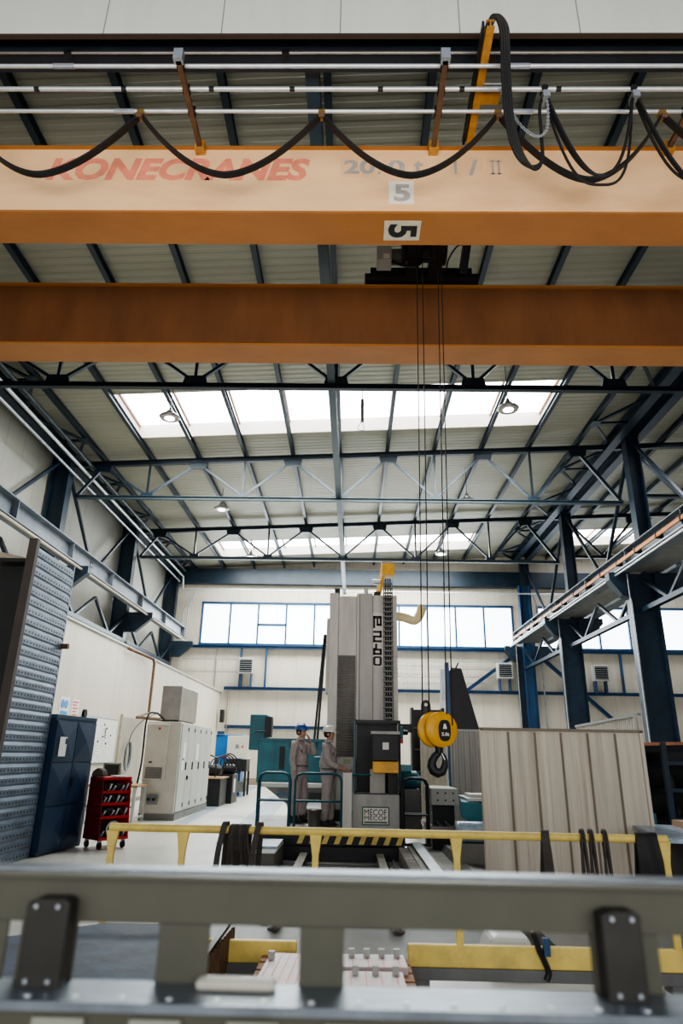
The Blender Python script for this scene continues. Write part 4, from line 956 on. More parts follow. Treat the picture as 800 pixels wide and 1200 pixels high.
# bench
bn = thing('workbench', 'wooden topped workbench with pale steel legs between cart and cabinet', 'workbench', (-5.5, 17.9, 0))
MB().box(-6.6, -5.22, 17.5, 18.5, .82, .87).build('worktop', M_wood, bn)
for x_ in (-6.5, -5.30):
    for y_ in (17.58, 18.42): MB().bar((x_, y_, .0), (x_, y_, .82), .07, .07).build('leg', M_cabgrey, bn)
MB().box(-6.5, -5.3, 17.55, 17.6, .35, .40).build('stretcher', M_wood, bn); MB().box(-5.33, -5.27, 17.6, 18.4, .1, .14).build('stretcher', M_cabgrey, bn)
t = thing('monitor', 'small dark monitor standing on the workbench', 'monitor', (-6.2, 18.3, .87))
MB().box(-6.4, -5.95, 18.28, 18.34, 1.0, 1.36).build('casing', M_plinth, t); MB().box(-6.36, -5.99, 18.27, 18.28, 1.04, 1.32).build('screen', M_ink, t)
MB().box(-6.22, -6.14, 18.3, 18.4, .87, 1.0).build('stand', M_plinth, t)
o = MB().box(-5.9, -5.5, 17.7, 18.0, .87, .96).build('tool_case', M_black, bevel=.01); tag(o, 'flat black tool case on the workbench', 'case')

# electrical cabinet
ec = thing('electrical_cabinet', 'large cream electrical cabinet row with cooling unit on its narrow end', 'cabinet', (-5, 20.5, 0))
MB().box(-5.45, -4.52, 18.6, 22.7, 0, .16).build('plinth', M_plinth, ec)
MB().box(-5.45, -4.55, 18.6, 22.7, .16, 2.42).build('carcass', M_cab, ec, bevel=.01)
MB().box(-5.44, -4.85, 18.52, 18.6, .95 + .0, 2.36).build('cooling_unit', M_cab, ec, bevel=.015)
gr = MB().box(-5.36, -4.93, 18.50, 18.53, 1.0, 1.27).build('grille', M_machdark, ec)
for k in range(7): MB().box(-5.35, -4.94, 18.495, 18.50, 1.02 + k * .036, 1.03 + k * .036).build('grille_slat', M_stain, gr)
MB().tube((-5.1, 18.505, 2.24), (-5.1, 18.52, 2.24), .035).build('logo_badge', mat('badge_red', (.6, .06, .05), .5), ec)
MB().box(-5.3, -5.22, 18.505, 18.52, 1.38, 1.42).build('badge', M_ink, ec)
sc = MB().box(-5.25, -4.98, 18.50, 18.6, .38, .62).build('socket_panel', M_plinth, ec)
for x_ in (-5.19, -5.06): MB().lathe((x_, 18.45, .5), [(0, 0), (.035, 0), (.035, .06), (0, .06)], 12, 'y').build('socket', M_black, sc)
n = 5
for k in range(n):
    y0 = 18.68 + k * .8; dr = MB().box(-4.55, -4.525, y0, y0 + .78, .2, 2.38).build('door', M_cabgrey, ec)
    MB().box(-4.525, -4.50, y0 + .66, y0 + .72, 1.2, 1.4).build('handle', M_black, dr)
    MB().box(-4.525, -4.51, y0 + .66, y0 + .72, 2.2, 2.3).build('latch', M_black, dr); MB().box(-4.525, -4.51, y0 + .66, y0 + .72, .28, .38).build('latch', M_black, dr)
    if k in (0, 2): MB().box(-4.524, -4.515, y0 + .25, y0 + .55, 1.45, 1.9).build('notice_paper', M_paper, dr)
    if k == 0: MB().box(-4.524, -4.515, y0 + .2, y0 + .45, 1.2, 1.5).build('notice_paper', M_paper, dr)
    if k == 1: MB().box(-4.525, -4.49, y0 + .1, y0 + .2, .95, 1.05).build('main_switch', M_black, dr)
o = MB().box(-5.35, -4.8, 19.3, 21.4, 2.5, 3.42).build('cooling_box', M_stain, bevel=.01); tag(o, 'brushed steel cooling box on top of the cream electrical cabinet', 'cooler')
o = MB().box(-5.3, -4.85, 19.4, 21.3, 2.42, 2.5).build('mounting_frame', M_black); tag(o, 'black mounting frame between steel cooling box and cream cabinet', 'frame')
pipe('cable', 'black cable hanging down the left edge of the cream cabinet', [(-5.2, 19.2, 2.5), (-5.35, 18.9, 2.65), (-5.5, 18.6, 2.5), (-5.5, 18.55, 1.4), (-5.6, 18.6, .5), (-5.6, 18.6, .05)], .025, M_rubber, 'cable', True)
# black hydraulic tank
ht = thing('hydraulic_unit', 'black hydraulic tank with pumps and hoses beyond the cream cabinet', 'machine', (-4.6, 25, 0))
MB().box(-5.3, -4.3, 23.6, 24.9, 0, .85).build('tank', M_black, ht, bevel=.015)
MB().box(-5.35, -4.25, 23.55, 24.95, .85, .89).build('tank_lid', M_wood, ht)
MB().box(-5.0, -4.15, 25.1, 26.3, 0, .95).build('tank', M_black, ht, bevel=.015)
MB().box(-4.145, -4.14, 25.4, 25.7, .35, .8).build('notice_paper', M_paper, ht)
for x_, y_ in ((-4.9, 24.2), (-4.6, 25.5)):
    MB().lathe((x_, y_, 1.1), [(0, 0), (.16, 0), (.18, .05), (.18, .4), (.1, .5), (0, .5)], 16, 'x').build('pump_motor', M_black, ht, smooth=True)
MB().sweep([(-5.25, 23.9, .89), (-5.25, 23.9, 1.55), (-4.8, 23.9, 1.6), (-4.55, 23.9, 1.5), (-4.55, 23.9, .9)], .03, 8).build('pipe_hoop', M_black, ht)
for k in range(5):
    x_ = -4.9 + k * .12; MB().sweep(smooth_path([(x_, 24.4, .9), (x_ + .1, 24.5, 1.4 + .05 * k), (x_ + .35, 25.1, 1.5), (x_ + .45, 25.6, 1.0)], 6), .022, 6).build('hose', M_rubber, ht, smooth=True)
# blue cabinet and control box
t = thing('blue_cabinet', 'bright blue tall cabinet standing near the back wall beyond the hydraulic unit', 'cabinet', (-5.3, 30.4, 0))
MB().box(-5.85, -4.7, 30.3, 31.2, 0, 2.42).build('carcass', mat('cabinet_blue', (.015, .14, .42), .4), t, bevel=.02); MB().box(-5.8, -5.5, 30.2, 30.3, 2.42, 2.55).build('top_bracket', M_bluebright, t)
t = thing('control_cabinet', 'beige topped control cabinet on a black stand in front of the blue one', 'cabinet', (-4.7, 29.5, 0))
MB().box(-5.15, -4.3, 29.2, 30.2, 1.45, 2.35).build('housing', M_cab, t, bevel=.02)
MB().box(-5.15, -4.3, 29.2, 30.2, .95, 1.42).build('drawer_unit', M_black, t)
for x_ in (-5.12, -4.33):
    for y_ in (29.23, 30.17): MB().box(x_ - .04, x_ + .04, y_ - .04, y_ + .04, .02, .95).build('leg', M_black, t)
MB().box(-5.1, -4.35, 29.3, 30.1, .18, .55).build('lower_tray', M_machdark, t)
MB().box(-4.8, -4.66, 29.18, 29.2, 1.85, 2.0).build('display', M_plinth, t); MB().tube((-4.5, 29.17, 1.92), (-4.5, 29.2, 1.92), .04).build('switch', M_red, t)
o = MB().box(-7.5, -7.3, 39.4, 39.8, 3.3, 4.0).build('wall_speaker', M_black); tag(o, 'small black box fixed at the end of the partition wall', 'box')

# ------------------------------------------------------------------ right side objects
def corr_sheet(p0, p1, z0, z1, pitch=.09, depth=.02, topdz=0):
    p0, p1 = V(p0), V(p1); d = (p1 - p0); L_ = d.length; d.normalize(); nrm = V((d.y, -d.x, 0)); m = MB(); n = int(L_ / pitch)
    pts = []
    for i in range(n):
        for f, h in ((0, 0), (.38, 0), (.5, 1), (.88, 1)): pts.append(p0 + d * (i + f) * pitch + nrm * h * depth)
    pts.append(p1); k = len(pts); vs = [(p.x, p.y, z0) for p in pts] + [(p.x, p.y, z1 + topdz * (i / k)) for i, p in enumerate(pts)]
    m.add(vs, [(i, i + 1, k + i + 1, k + i) for i in range(k - 1)]); return m
bp = thing('sheet_screen', 'large dirty beige ribbed sheet metal screen in front at the right', 'screen', (2.7, 9, 0))
pb = corr_sheet((1.68, 9.0, 0), (3.72, 9.0, 0), .0, 2.0, pitch=.17, depth=.005); pbo = pb.build('sheet', M_sheet, bp)
MB().box(1.66, 3.74, 8.97, 9.05, 1.985, 2.02).build('top_rim', mat('rim_brown', (.2, .16, .12), .6), bp)
for x_ in (1.66, 3.70): MB().box(x_ - .01, x_ + .03, 8.97, 9.05, 0, 2.0).build('side_rim', M_sheet, bp)
for x_ in (2.02, 2.36, 2.69, 3.03, 3.38): MB().box(x_ - .010, x_ + .010, 8.972, 8.985, 0, 1.97).build('seam_strip', mat('seam_grime', (.20, .16, .115), .6, 0, .25, 3, stretch=(1, 1, .3)), bp)
mat('pale_sheet', (.52, .49, .43), .5)
g = thing('corrugated_screen', 'finely corrugated pale screen standing behind the large beige screen', 'screen', (5, 14, 0))
corr_sheet((5.1, 12.3, 0), (5.55, 17.2, 0), .82, 2.40, pitch=.13, depth=.04).build('sheet', mat('pale_sheet', (.52, .49, .43), .5), g)
corr_sheet((4.98, 12.3, 0), (5.12, 12.3, 0), .82, 2.40, pitch=.13, depth=.04).build('end_sheet', MATS['pale_sheet'], g)
MB().bar((5.1, 12.3, 2.42), (5.55, 17.2, 2.42), .06, .05).build('top_rim', M_plinth, g)
MB().bar((5.12, 12.32, .41), (5.57, 17.2, .41), .1, .82).build('base', M_tealdark, g)
for k, (x0, x1, y_, z1, m_, lb) in enumerate(((2.12, 2.95, 15.0, 2.19, M_sheet2, 'grey corrugated screen left of the large beige screen'), (1.6, 2.2, 16.2, 2.1, mat('cream_sheet', (.58, .53, .45), .5), 'cream sheet screen seen below the hook block'))):
    t = thing('corrugated_screen', lb, 'screen', (x0, y_, 0)); corr_sheet((x0, y_, 0), (x1, y_, 0), 0, z1, pitch=.12, depth=.015).build('sheet', m_, t)
    MB().box(x0, x1, y_ - .02, y_ + .02, z1, z1 + .03).build('top_rim', M_cabgrey, t)
t = thing('machine_shield', 'black tapered machine shield standing behind the hook block', 'shield', (3.0, 19, 0))
MB().prism([(2.72, 19, 0), (3.62, 19, 0), (3.62, 19, 1.9), (3.08, 19, 4.0), (2.80, 19, 4.02), (2.72, 19, 3.9)], (0, .5, 0)).build('plate', M_black, t)
MB().box(2.62, 2.72, 18.9, 19.1, 0, 4.15).build('guide_post', M_bluebright, t); MB().box(2.48, 2.6, 18.9, 19.1, 0, 3.95).build('guide_post', M_galv, t)
MB().sweep(smooth_path([(2.78, 18.98, 3.95), (2.9, 18.98, 3.98), (3.0, 18.98, 4.15)]), .02, 6).build('latch', M_black, t)
t = thing('black_tool_rack', 'tall black steel rack standing left of the hook block', 'rack', (1.85, 17, 0))
MB().box(1.47, 2.28, 17.3, 17.36, 0, 2.76).build('back_plate', M_black, t); MB().box(1.47, 1.53, 16.9, 17.3, 0, 2.78).build('post', M_black, t); MB().box(2.22, 2.28, 16.9, 17.3, 0, 2.78).build('post', M_black, t)
MB().tube((1.76, 16.95, .3), (1.74, 16.95, 2.62), .03).build('post', M_machdark, t)
for z_ in (.8, 1.3, 1.8, 2.3): MB().box(1.53, 2.22, 17.0, 17.3, z_, z_ + .03).build('shelf', M_machdark, t)
MB().box(.95, 1.5, 17.0, 17.1, 2.2, 2.4).build('beam', M_black, t)
t = thing('teal_motor', 'teal electric motor unit seen behind the black railing', 'motor', (1.2, 14, 1.0))
MB().lathe((.95, 14.0, 1.22), [(0, 0), (.14, 0), (.17, .04), (.17, .34), (.1, .40), (.06, .44), (0, .44)], 20, 'x').build('housing', M_teal, t, smooth=True)
MB().box(.98, 1.2, 13.95, 14.15, 1.36, 1.5).build('terminal_box', mat('pale_teal', (.12, .36, .44), .4), t); MB().box(.9, 1.35, 13.85, 14.2, .2, 1.06).build('foot', M_machdark, t)
t = thing('teal_gearbox', 'small teal gearbox on a red flange beside the cabin top', 'motor', (1.25, 16.2, 2.0))
MB().box(1.02, 1.2, 16.0, 16.3, 2.03, 2.3).build('housing', M_teal, t, bevel=.02); MB().lathe((1.2, 16.15, 2.17), [(0, 0), (.06, 0), (.05, .12), (0, .12)], 12, 'x').build('shaft', M_black, t); MB().box(1.0, 1.2, 16.0, 16.3, 1.93, 2.03).build('flange', M_red, t)
# clamping cube + table
t = thing('clamping_block', 'grey drilled clamping block on a stand right of the black railing', 'block', (1.65, 13.3, 0))
MB().box(1.46, 1.95, 13.0, 14.2, .84, 1.12).build('block', M_mach, t, bevel=.01)
for x_ in (1.58, 1.72, 1.86):
    for z_ in (.92, 1.04): MB().box(x_ - .014, x_ + .014, 12.995, 13.0, z_ - .014, z_ + .014).build('hole', M_ink, t)
MB().box(1.5, 1.9, 13.2, 14.0, .5, .84).build('stand', M_black, t); MB().box(1.4, 2.1, 12.9, 14.3, .42, .5).build('table', M_stain, t); MB().box(1.46, 2.04, 12.95, 14.2, 0, .42).build('base', M_black, t)
for x_ in (1.6, 1.75): MB().tube((x_, 12.7, .52), (x_ - .06, 12.95, .58), .012, 6).build('wrench', M_galv, t)
t = thing('teal_vise_table', 'teal machine table with steel top partly hidden by the beige screen', 'machine', (2.1, 11.3, 0))
MB().prism([(1.68, 10.9, 1.03), (1.68, 10.9, .80), (2.1, 10.9, .62), (2.5, 10.9, .62), (2.5, 10.9, .98)], (.15, 1.2, 0)).build('slide', M_teal, t, bevel=.01)
MB().box(1.78, 2.6, 10.95, 11.9, 1.03, 1.07).build('table', M_galv, t); MB().box(1.84, 2.5, 11.1, 11.6, 1.07, 1.12).build('jaw', M_mach2, t); MB().box(2.0, 2.6, 10.95, 12.1, 0, .64).build('base', M_machdark, t)
t = thing('plastic_wrapped_roll', 'clear plastic wrapped roll beneath the teal table', 'roll', (1.75, 10.6, .4))
MB().lathe((1.55, 10.6, .645), [(0, 0), (.12, 0), (.14, .03), (.14, .42), (.12, .45), (0, .45)], 18, 'x').build('roll', M_foil, t, smooth=True); MB().box(1.6, 1.95, 10.5, 10.75, 0, .5).build('stand', M_machdark, t)
# bed rails in front of machine, receding
t = thing('machine_bed_rail', 'oily cast machine bed running away to the right of the striped platform', 'machine bed', (1.5, 10.5, 0))
MB().prism([(.98, 9.2, 0), (1.95, 9.2, 0), (1.95, 9.2, .22), (1.62, 9.2, .26), (1.55, 9.2, .16), (1.3, 9.2, .16), (1.25, 9.2, .26), (.98, 9.2, .22)], (0, 3.4, 0)).build('bed', M_conc, t)
MB().prism([(1.05, 9.25, .265), (1.2, 9.25, .265), (1.2, 9.25, .28), (1.05, 9.25, .28)], (0, 3.3, 0)).build('way', M_galv, t)
t = thing('floor_grating', 'narrow steel step grating beside the striped platform', 'grating', (.95, 11, 0))
for k in range(26): MB().box(.82 + .0, .97, 9.4 + k * .115, 9.43 + k * .115, .0, .22).build('rung', M_stain, t)
t = thing('cast_block', 'rusty cast block on the floor left of the machine base', 'block', (-1.35, 11.3, 0))
MB().box(-1.62, -1.08, 10.7, 12.1, .0, .30).build('body', M_conc, t, bevel=.015); MB().box(-1.5, -1.1, 11.2, 12.2, .30, .33).build('blue_sheet', M_foil, t)
cl_m = mat('swarf_steel', (.16, .15, .13), .5, .4, .35, 10)
t = thing('steel_track', 'pair of dark steel tracks on the floor between barrier and striped platform', 'track', (-.1, 9.6, 0))
for x_ in (-.75, .5): MB().ibeam((x_, 7.6, .07), (x_, 12.2, .07), .12, .13, .02).build('rail', cl_m, t)
for k in range(6): MB().box(-.9, .58, 7.8 + k * .8, 7.9 + k * .8, 0.006, .03).build('sleeper', M_machdark, t)
t = thing('wire_tray', 'black wire tray with loose hoses on the floor left of the machine bed rail', 'tray', (.75, 10, 0))
MB().box(.62, .80, 9.0, 12.0, .006, .05).build('base', M_black, t)
for k in range(3): MB().sweep(smooth_path([(.66 + .04 * k, 9.0, .07), (.72, 9.8, .08 + .01 * k), (.66 + .05 * k, 10.8, .07), (.7, 12.0, .07)]), .016, 6).build('hose', M_rubber, t)
o = MB().box(-1.55, -1.15, 9.0, 9.9, .006, .22).build('swarf_bin', M_machdark, bevel=.01); tag(o, 'low dark grey swarf bin on the floor behind the barrier, left of centre', 'bin')
# right shelf rack
t = thing('storage_rack', 'dark blue steel storage rack full of black parts at the right edge', 'rack', (5.6, 12.2, 0))
for x_ in (5.3, 6.6):
    for y_ in (12.0, 13.0): MB().box(x_ - .04, x_ + .04, y_ - .04, y_ + .04, 0, 1.95).build('post', M_blue, t)
for z_ in (.75, 1.2, 1.62): MB().box(5.3, 6.6, 11.98, 13.02, z_ - .03, z_ + .03).build('shelf', M_blue, t)
MB().box(5.3, 6.6, 13.0, 13.03, 0, 1.95).build('back', M_black, t)
for k in range(10):
    x_ = 5.45 + (k % 5) * .25; z_ = .78 if k < 5 else 1.23
    o = MB().lathe((x_, 12.15 + .05 * (k % 3), z_), [(0, 0), (.07 + .02 * (k % 2), 0), (.09, .12), (.04, .2 + .04 * (k % 3)), (0, .22 + .04 * (k % 3))], 10).build('forged_part', M_black)
    tag(o, 'black forged part on the %s shelf of the blue rack, %s from its left post' % ('lower' if k < 5 else 'upper', ORD[k % 5]), 'part', 'black parts on the storage rack')
o = MB().bar((5.0, 12.05, 1.92), (6.55, 12.1, 1.97), .12, .05).build('copper_bar', M_copper); tag(o, 'reddish copper coloured bar laid across the top of the storage rack', 'bar')
o = MB().box(5.4, 6.5, 12.2, 12.8, 1.65, 1.8).build('parts_tray', M_black); tag(o, 'black tray on the top shelf of the storage rack', 'tray')
o = MB().prism([(3.3, 7.6, .86), (4.6, 7.6, .84), (4.6, 9.2, .86), (3.5, 9.2, .88)], (0, 0, .03)).build('plastic_sheet', M_foil); tag(o, 'crumpled translucent bluish plastic sheet on the bench at the right edge', 'sheet')
t = thing('parts_bench', 'black bench under the plastic sheet at the right edge', 'bench', (4.1, 8.4, 0))
MB().box(3.78, 4.7, 7.6, 9.2, .74, .84).build('top', M_black, t); MB().box(3.85, 4.6, 7.7, 9.1, .1, .74).build('body', M_black, t)
for x_ in (3.85, 4.6): MB().box(x_ - .05, x_ + .05, 7.7, 7.8, 0, .12).build('foot', M_black, t)
o = MB().box(4.0, 4.25, 8.8, 9.1, .885, .97).build('cardboard_box', mat('cardboard', (.36, .22, .13), .8)); tag(o, 'small brown cardboard box on the plastic sheet at the right', 'box')

# ------------------------------------------------------------------ yellow barrier
yb = thing('yellow_barrier', 'long yellow tubular barrier rail crossing the hall in front', 'barrier', (.3, 5.98, 0))
RZ = 1.06
MB().tube((-1.97, 5.98, RZ + .005), (2.57, 5.98, RZ - .005), .031, 12).build('top_rail', M_yellow, yb, smooth=True)
for x_ in (-1.94, -1.36, -.275, .865, 2.54):
    y_ = 5.98; p = MB()
    p.prism([(x_ - .05, y_ - .02, RZ - .02), (x_ + .05, y_ - .02, RZ - .02), (x_ + .026, y_ - .02, RZ - .18), (x_ + .026, y_ - .02, .27), (x_ - .026, y_ - .02, .27), (x_ - .026, y_ - .02, RZ - .18)], (0, .04, 0)); p.build('post', M_yellow, yb, bevel=.006)
for x0, x1 in ((-2.0, -1.30), (-1.10, -.40), (.46, 2.60)):
    MB().box(x0, x1, 5.95, 6.01, .14, .29).build('kerb_beam', M_yellow, yb, bevel=.01); MB().box(x0, x1, 5.94, 6.08, .06, .14).build('foot_flange', M_machdark, yb)
    for xx in (x0 + .1, x1 - .1): MB().box(xx - .06, xx + .06, 5.93, 6.09, 0, .06).build('shim', M_machdark, yb)
MB().box(-.32, -.23, 5.94, 6.02, 0, .29).build('post_foot', M_yellow, yb)
def drape(label, name, cat, x0, x1, zf, zb, m, th=.012, waves=3, amp=.012, yc=5.98):
    n = 18; prof = []
    for j in range(10): prof.append((yc - .055 - .012 * math.sin(j), zf + (RZ - zf) * j / 10))
    for j in range(7): a_ = math.pi * j / 6; prof.append((yc - .048 * math.cos(a_), RZ + .048 * math.sin(a_)))
    for j in range(1, 8): prof.append((yc + .055, RZ - (RZ - zb) * j / 7))
    m_ = MB(); vs = []
    for i in range(n + 1):
        u = i / n
        for j, (yy, zz) in enumerate(prof):
            fold = max(0, 1 - abs(j - 13) / 9)
            k_ = amp * math.sin(u * waves * 6.28 + j * .15) * (1 - .7 * fold); s_ = 1 - .18 * fold
            vs.append(((x0 + x1) / 2 + (x1 - x0) * (u - .5) * s_ + .01 * math.sin(j * .5), yy + (k_ if yy < yc else -k_), zz - (.03 * math.sin(u * 9) if j == 0 else 0)))
    k = len(prof); m_.add(vs, [(i * k + j, (i + 1) * k + j, (i + 1) * k + j + 1, i * k + j + 1) for i in range(n) for j in range(k - 1)])
    o = m_.build(name, m, smooth=True); s = o.modifiers.new('solid', 'SOLIDIFY'); s.thickness = th; return tag(o, label, cat)
drape('dark brown rubber blanket folded over the left part of the yellow barrier', 'rubber_blanket', 'blanket', -.99, -.80, .62, .8, M_brownrub, .02, 2.6, .03)
for k, (dx, lb) in enumerate(((-1.055, 'left of the rubber blanket'), (-.775, 'right of the rubber blanket'))):
    o = MB().sweep(smooth_path([(dx - .02, 5.91, .62), (dx, 5.91, .9), (dx + .03, 5.93, RZ + .02), (dx + .04, 5.98, RZ + .055), (dx + .04, 6.03, RZ), (dx + .03, 6.04, .7)], 6), .025, 8, flat=(.045, .018), side=(1, 0, 0)).build('lifting_sling', M_brownrub); tag(o, 'dark lifting sling looped over the yellow barrier just ' + lb, 'sling')
drape('single dark strap hanging over the yellow barrier before the beige screen', 'lifting_strap', 'strap', 1.55, 1.625, .6, .7, M_brownrub, .01, 1, .005)
for k, (x_, lb) in enumerate(((1.88, 'left'), (1.95, 'middle'), (2.06, 'right'))):
    t = thing('rope_loop', '%s of three dark rope loops hanging on the yellow barrier before the beige screen' % lb, 'rope', (x_, 5.98, .8), 'rope loops on the barrier')
    for dd in (0, .035):
        MB().sweep(smooth_path([(x_ - .02 + dd * 1.3, 5.92, .38 + .1 * k), (x_ - .03 + dd * 1.3, 5.92, .8), (x_ - .01 + dd * .6, 5.935, RZ), (x_ + dd * .4, 5.98, RZ + .052), (x_ + .01 + dd * .5, 6.03, RZ), (x_ + .02 + dd, 6.04, .7)], 6), .011, 8).build('strand', M_brownrub, t, smooth=True)
drape('black cloth hanging over the right end of the yellow barrier', 'black_cloth', 'cloth', 2.30, 2.50, .5, .6, M_rubber, .015, 1.2, .012)

# ------------------------------------------------------------------ things on the floor seen through the frame
t = thing('steel_plate_stack', 'large dark oily steel sheet lying on low blocks at the lower left', 'steel sheet', (-1.7, 5.6, 0))
MB().prism([(-2.8, 4.1, .43), (-.98, 4.1, .43), (-1.3, 5.6, .43), (-1.8, 5.6, .43), (-2.8, 4.75, .43)], (0, 0, .03)).build('sheet', mat('oily_blue_sheet', (.03, .05, .085), .65, .0, .5, 4, bump=.4, bscale=6), t)
for x_, y_ in ((-2.5, 4.4), (-1.4, 4.3), (-1.5, 5.4)): MB().box(x_ - .1, x_ + .1, y_ - .1, y_ + .1, 0, .43).build('block', M_wood, t)
t = thing('ribbed_bin', 'dark ribbed steel bin side with blue film inside, left of the kerb beam', 'bin', (-.98, 5.8, 0))
corr_sheet((-.98, 5.0, 0), (-.93, 6.25, 0), .0, .34, .09, .02).build('side', M_rust, t); MB().box(-1.0, -.96, 5.0, 6.3, .33, .36).build('rim', M_black, t)
o = MB().box(-.93, -.82, 5.95, 6.0, .0, .12).build('wooden_block', mat('raw_wood', (.42, .26, .13), .7), bevel=.004); tag(o, 'small raw wooden block at the foot of the left kerb beam', 'block')
def plate(label, x0, x1, y0, y1, z, ang=0, n=4):
    t = thing('machined_plate', label, 'plate', (0, 0, 0), 'machined plates on pallets'); w, d = (x1 - x0) / 2, (y1 - y0) / 2
    MB().box(-w, w, -d, d, 0, .05).build('plate', M_pinkpaper, t, bevel=.004)
    for k in range(n):
        xx = -w * .8 + 1.6 * w * k / max(1, n - 1); MB().box(xx - .022, xx + .022, d * .5, d * .5 + .04, .05, .10).build('clamp', M_mach, t)
    for k in range(5): xx = -w * .8 + 1.6 * w * k / 4; MB().box(xx, xx + .006, -d, d, .05, .052).build('red_line', MATS['sign_red'], t)
    t.location = ((x0 + x1) / 2, (y0 + y1) / 2, z); t.rotation_euler = (0, 0, R(ang)); return t
def pallet(label, x0, x1, y0, y1, z1):
    t = thing('wooden_pallet', label, 'pallet', ((x0 + x1) / 2, (y0 + y1) / 2, 0))
    m_ = mat('pallet_wood', (.33, .17, .09), .75, 0, .25, 8)
    for k in range(5): yy = y0 + (y1 - y0) * k / 4.6; MB().box(x0, x1, yy, yy + (y1 - y0) * .17, z1 - .03, z1).build('deck_board', m_, t)
    for xx in (x0, (x0 + x1) / 2 - .04, x1 - .08): MB().box(xx, xx + .08, y0, y1, 0, z1 - .03).build('bearer', m_, t)
pallet('rust brown wooden pallet under the plates in the middle opening', -.66, .46, 5.0, 5.9, .2)
plate('pale metal plate at the left end of the middle pallet', -.60, -.30, 5.05, 5.8, .20, -3, 2)
plate('rear pink marked metal plate on the middle pallet', -.14, .42, 5.5, 5.82, .20, 2, 5)
plate('front pink marked metal plate on the middle pallet', -.14, .38, 5.08, 5.4, .20, 1, 4)
o = MB().prism([(1.1, 6.4, 0), (1.6, 6.4, 0), (1.5, 6.4, .26), (1.2, 6.4, .26)], (0, .4, 0)).build('white_sack', M_white, bevel=.04); tag(o, 'white sack lying behind the long yellow kerb beam', 'sack')
t = thing('hand_tool', 'dark clamp with blue label hanging on the long kerb beam', 'tool', (1.48, 5.95, .1))
MB().sweep(smooth_path([(1.42, 5.93, .40), (1.46, 5.93, .28), (1.52, 5.93, .14), (1.50, 5.93, .08)]), .022, 8).build('body', M_black, t); MB().box(1.49, 1.54, 5.9, 5.95, .24, .36).build('label_band', M_bluebright, t)

# ------------------------------------------------------------------ foreground frame
fg = thing('foreground_steel_frame', 'olive grey perforated steel frame crossing the bottom of the view out of focus', 'frame', (0, 1.5, 0))
X0, X1 = -1.6, 1.6
MB().box(X0, X1, 1.50, 1.508, 1.332, 1.414).build('upper_plate', M_fg, fg)
MB().box(X0, X1, 1.465, 1.508, 1.414, 1.420).build('upper_lip', M_fg, fg)
MB().prism([(X0, 1.508, 1.405), (X0, 1.508, 1.425), (X0, 1.535, 1.430), (X0, 1.54, 1.425)], (X1 - X0, 0, 0)).build('bright_edge', M_fgtop, fg)
for a, b in ((-1.4, -.78), (-.70, -.672), (-.645, -.535), (-.372, -.272), (-.095, -.008), (.47, .60), (.70, .82), (1.0, 1.4)):
    MB().box(a, b, 1.50, 1.508, 1.22, 1.333).build('upright', M_fg, fg)
for a, b in ((-.622, -.538), (.480, .555)):
    br = MB().prism([(a, 1.455, 1.225), (b, 1.455, 1.225), (b, 1.455, 1.372), (b - .01, 1.455, 1.380), (a + .02, 1.455, 1.380), (a, 1.455, 1.372)], (0, .045, 0)).build('bracket', M_fgdark, fg, bevel=.004)
    for k in (.25, .75):
        for z_ in (1.367, 1.245): MB().tube((a + (b - a) * k, 1.448, z_), (a + (b - a) * k, 1.456, z_), .004, 10).build('bolt', M_galv, br)
MB().box(X0, X1, 1.385, 1.51, 1.225, 1.234).build('lower_lip', M_fgtop, fg)
MB().box(X0, X1, 1.378, 1.388, 1.222, 1.236).build('lower_edge', M_fgtop, fg)
MB().box(X0, X1, 1.39, 1.40, 1.05, 1.225).build('lower_plate', M_fg, fg)
pale2 = mat('pale_slot_plate', (.30, .30, .25), .5)
for k in range(-5, 6): MB().box(k * .17 - .04, k * .17 + .05, 1.38, 1.39, 1.12, 1.212).build('slot_plate', pale2, fg)
for k in range(-9, 10): MB().lathe((k * .085 + .02, 1.41, 1.234), [(0, 0), (.007, 0), (.006, .003), (0, .004)], 12).build('rivet', M_alu, fg)
MB().box(-.285, -.135, 1.455, 1.495, 1.234, 1.252).build('cream_cover', mat('cream_cover_paint', (.55, .53, .44), .5), fg, bevel=.008)
for x_ in (-1.5, 1.5): MB().box(x_ - .04, x_ + .04, 1.37, 1.45, 0, 1.3).build('leg', M_fgdark, fg)

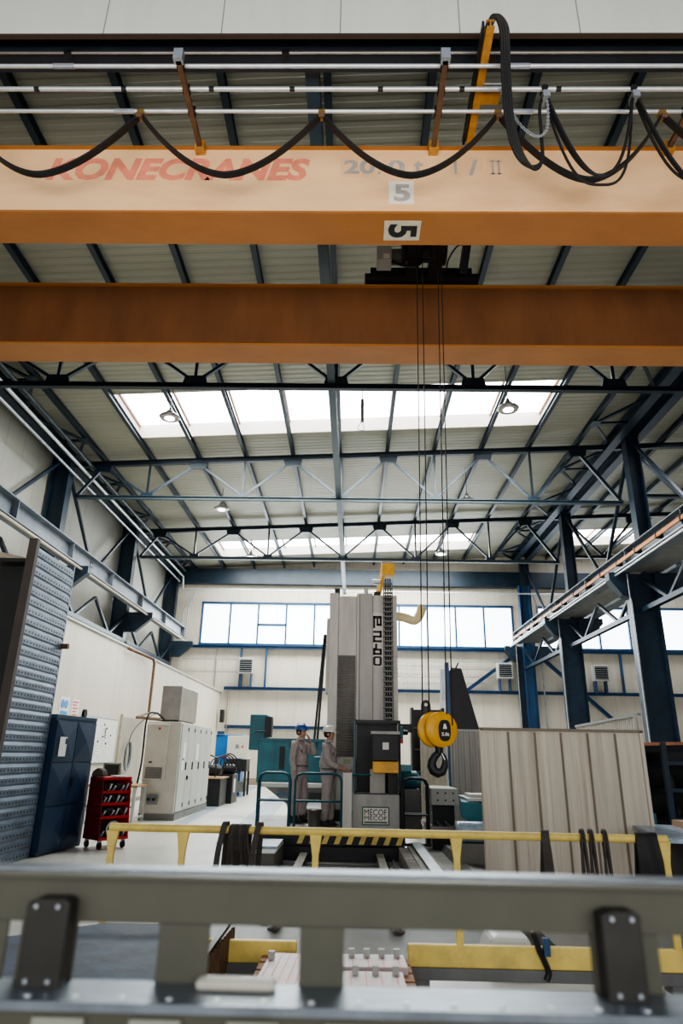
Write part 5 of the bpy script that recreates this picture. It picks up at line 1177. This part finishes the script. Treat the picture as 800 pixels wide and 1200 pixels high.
# ------------------------------------------------------------------ light
w = bpy.data.worlds.new('world'); scene.world = w; w.use_nodes = True
bg = w.node_tree.nodes['Background']; bg.inputs[0].default_value = (.80, .88, 1, 1); bg.inputs[1].default_value = .30
def area(name, loc, rot, sx, sy, e, c=(1, 1, 1)):
    l = bpy.data.lights.new(name, 'AREA'); l.shape = 'RECTANGLE'; l.size = sx; l.size_y = sy; l.energy = e; l.color = c
    o = bpy.data.objects.new(name, l); o.location = loc; o.rotation_euler = rot; col.objects.link(o); return o
area('rooflight_near', (-.5, 20.6, 12.6), (0, 0, 0), 14, 3, 1700, (.95, 1, .93))
area('rooflight_far', (-.5, 36.5, 12.6), (0, 0, 0), 14, 3, 1700, (.95, 1, .93))
dl = area('door_daylight', (0, -4, 3.2), (R(90 + 30), 0, 0), 16, 4, 240, (1, .95, .87)); dl.data.spread = R(75)
dl2 = area('low_front_fill', (0, -4, 2.4), (R(90 + 4), 0, 0), 16, 3, 170, (1, .97, .92)); dl2.data.spread = R(120)  # unseen fill lamp added to brighten the objects in front
area('back_daylight', (0, 39.2, 9.1), (R(-80), 0, 0), 18, 2.4, 550, (.92, .97, 1))

# ------------------------------------------------------------------ camera
p, yw, rl_ = R(20.2), R(1.1), R(1.05)
f = V((-math.sin(yw) * math.cos(p), math.cos(yw) * math.cos(p), math.sin(p))); rt = V((math.cos(yw), math.sin(yw), 0)); up = rt.cross(f)
Rr = rt * math.cos(rl_) + up * math.sin(rl_); U = -rt * math.sin(rl_) + up * math.cos(rl_)
cam = bpy.data.cameras.new('camera'); co = bpy.data.objects.new('camera', cam); col.objects.link(co)
co.matrix_world = Matrix(((Rr.x, U.x, -f.x, 0), (Rr.y, U.y, -f.y, 0), (Rr.z, U.z, -f.z, 1.65), (0, 0, 0, 1)))
cam.sensor_fit = 'VERTICAL'; cam.sensor_height = 36; cam.lens = 36 * 775 / 1200
cam.clip_start = .05; cam.clip_end = 200
cam.dof.use_dof = True; cam.dof.focus_distance = 13.5; cam.dof.aperture_fstop = 2.0
scene.camera = co
scene.view_settings.view_transform = 'AgX'
scene.view_settings.look = 'AgX - Medium High Contrast'
scene.view_settings.exposure = 0.55
for o in bpy.data.objects:
    if '_o' in o: del o['_o']
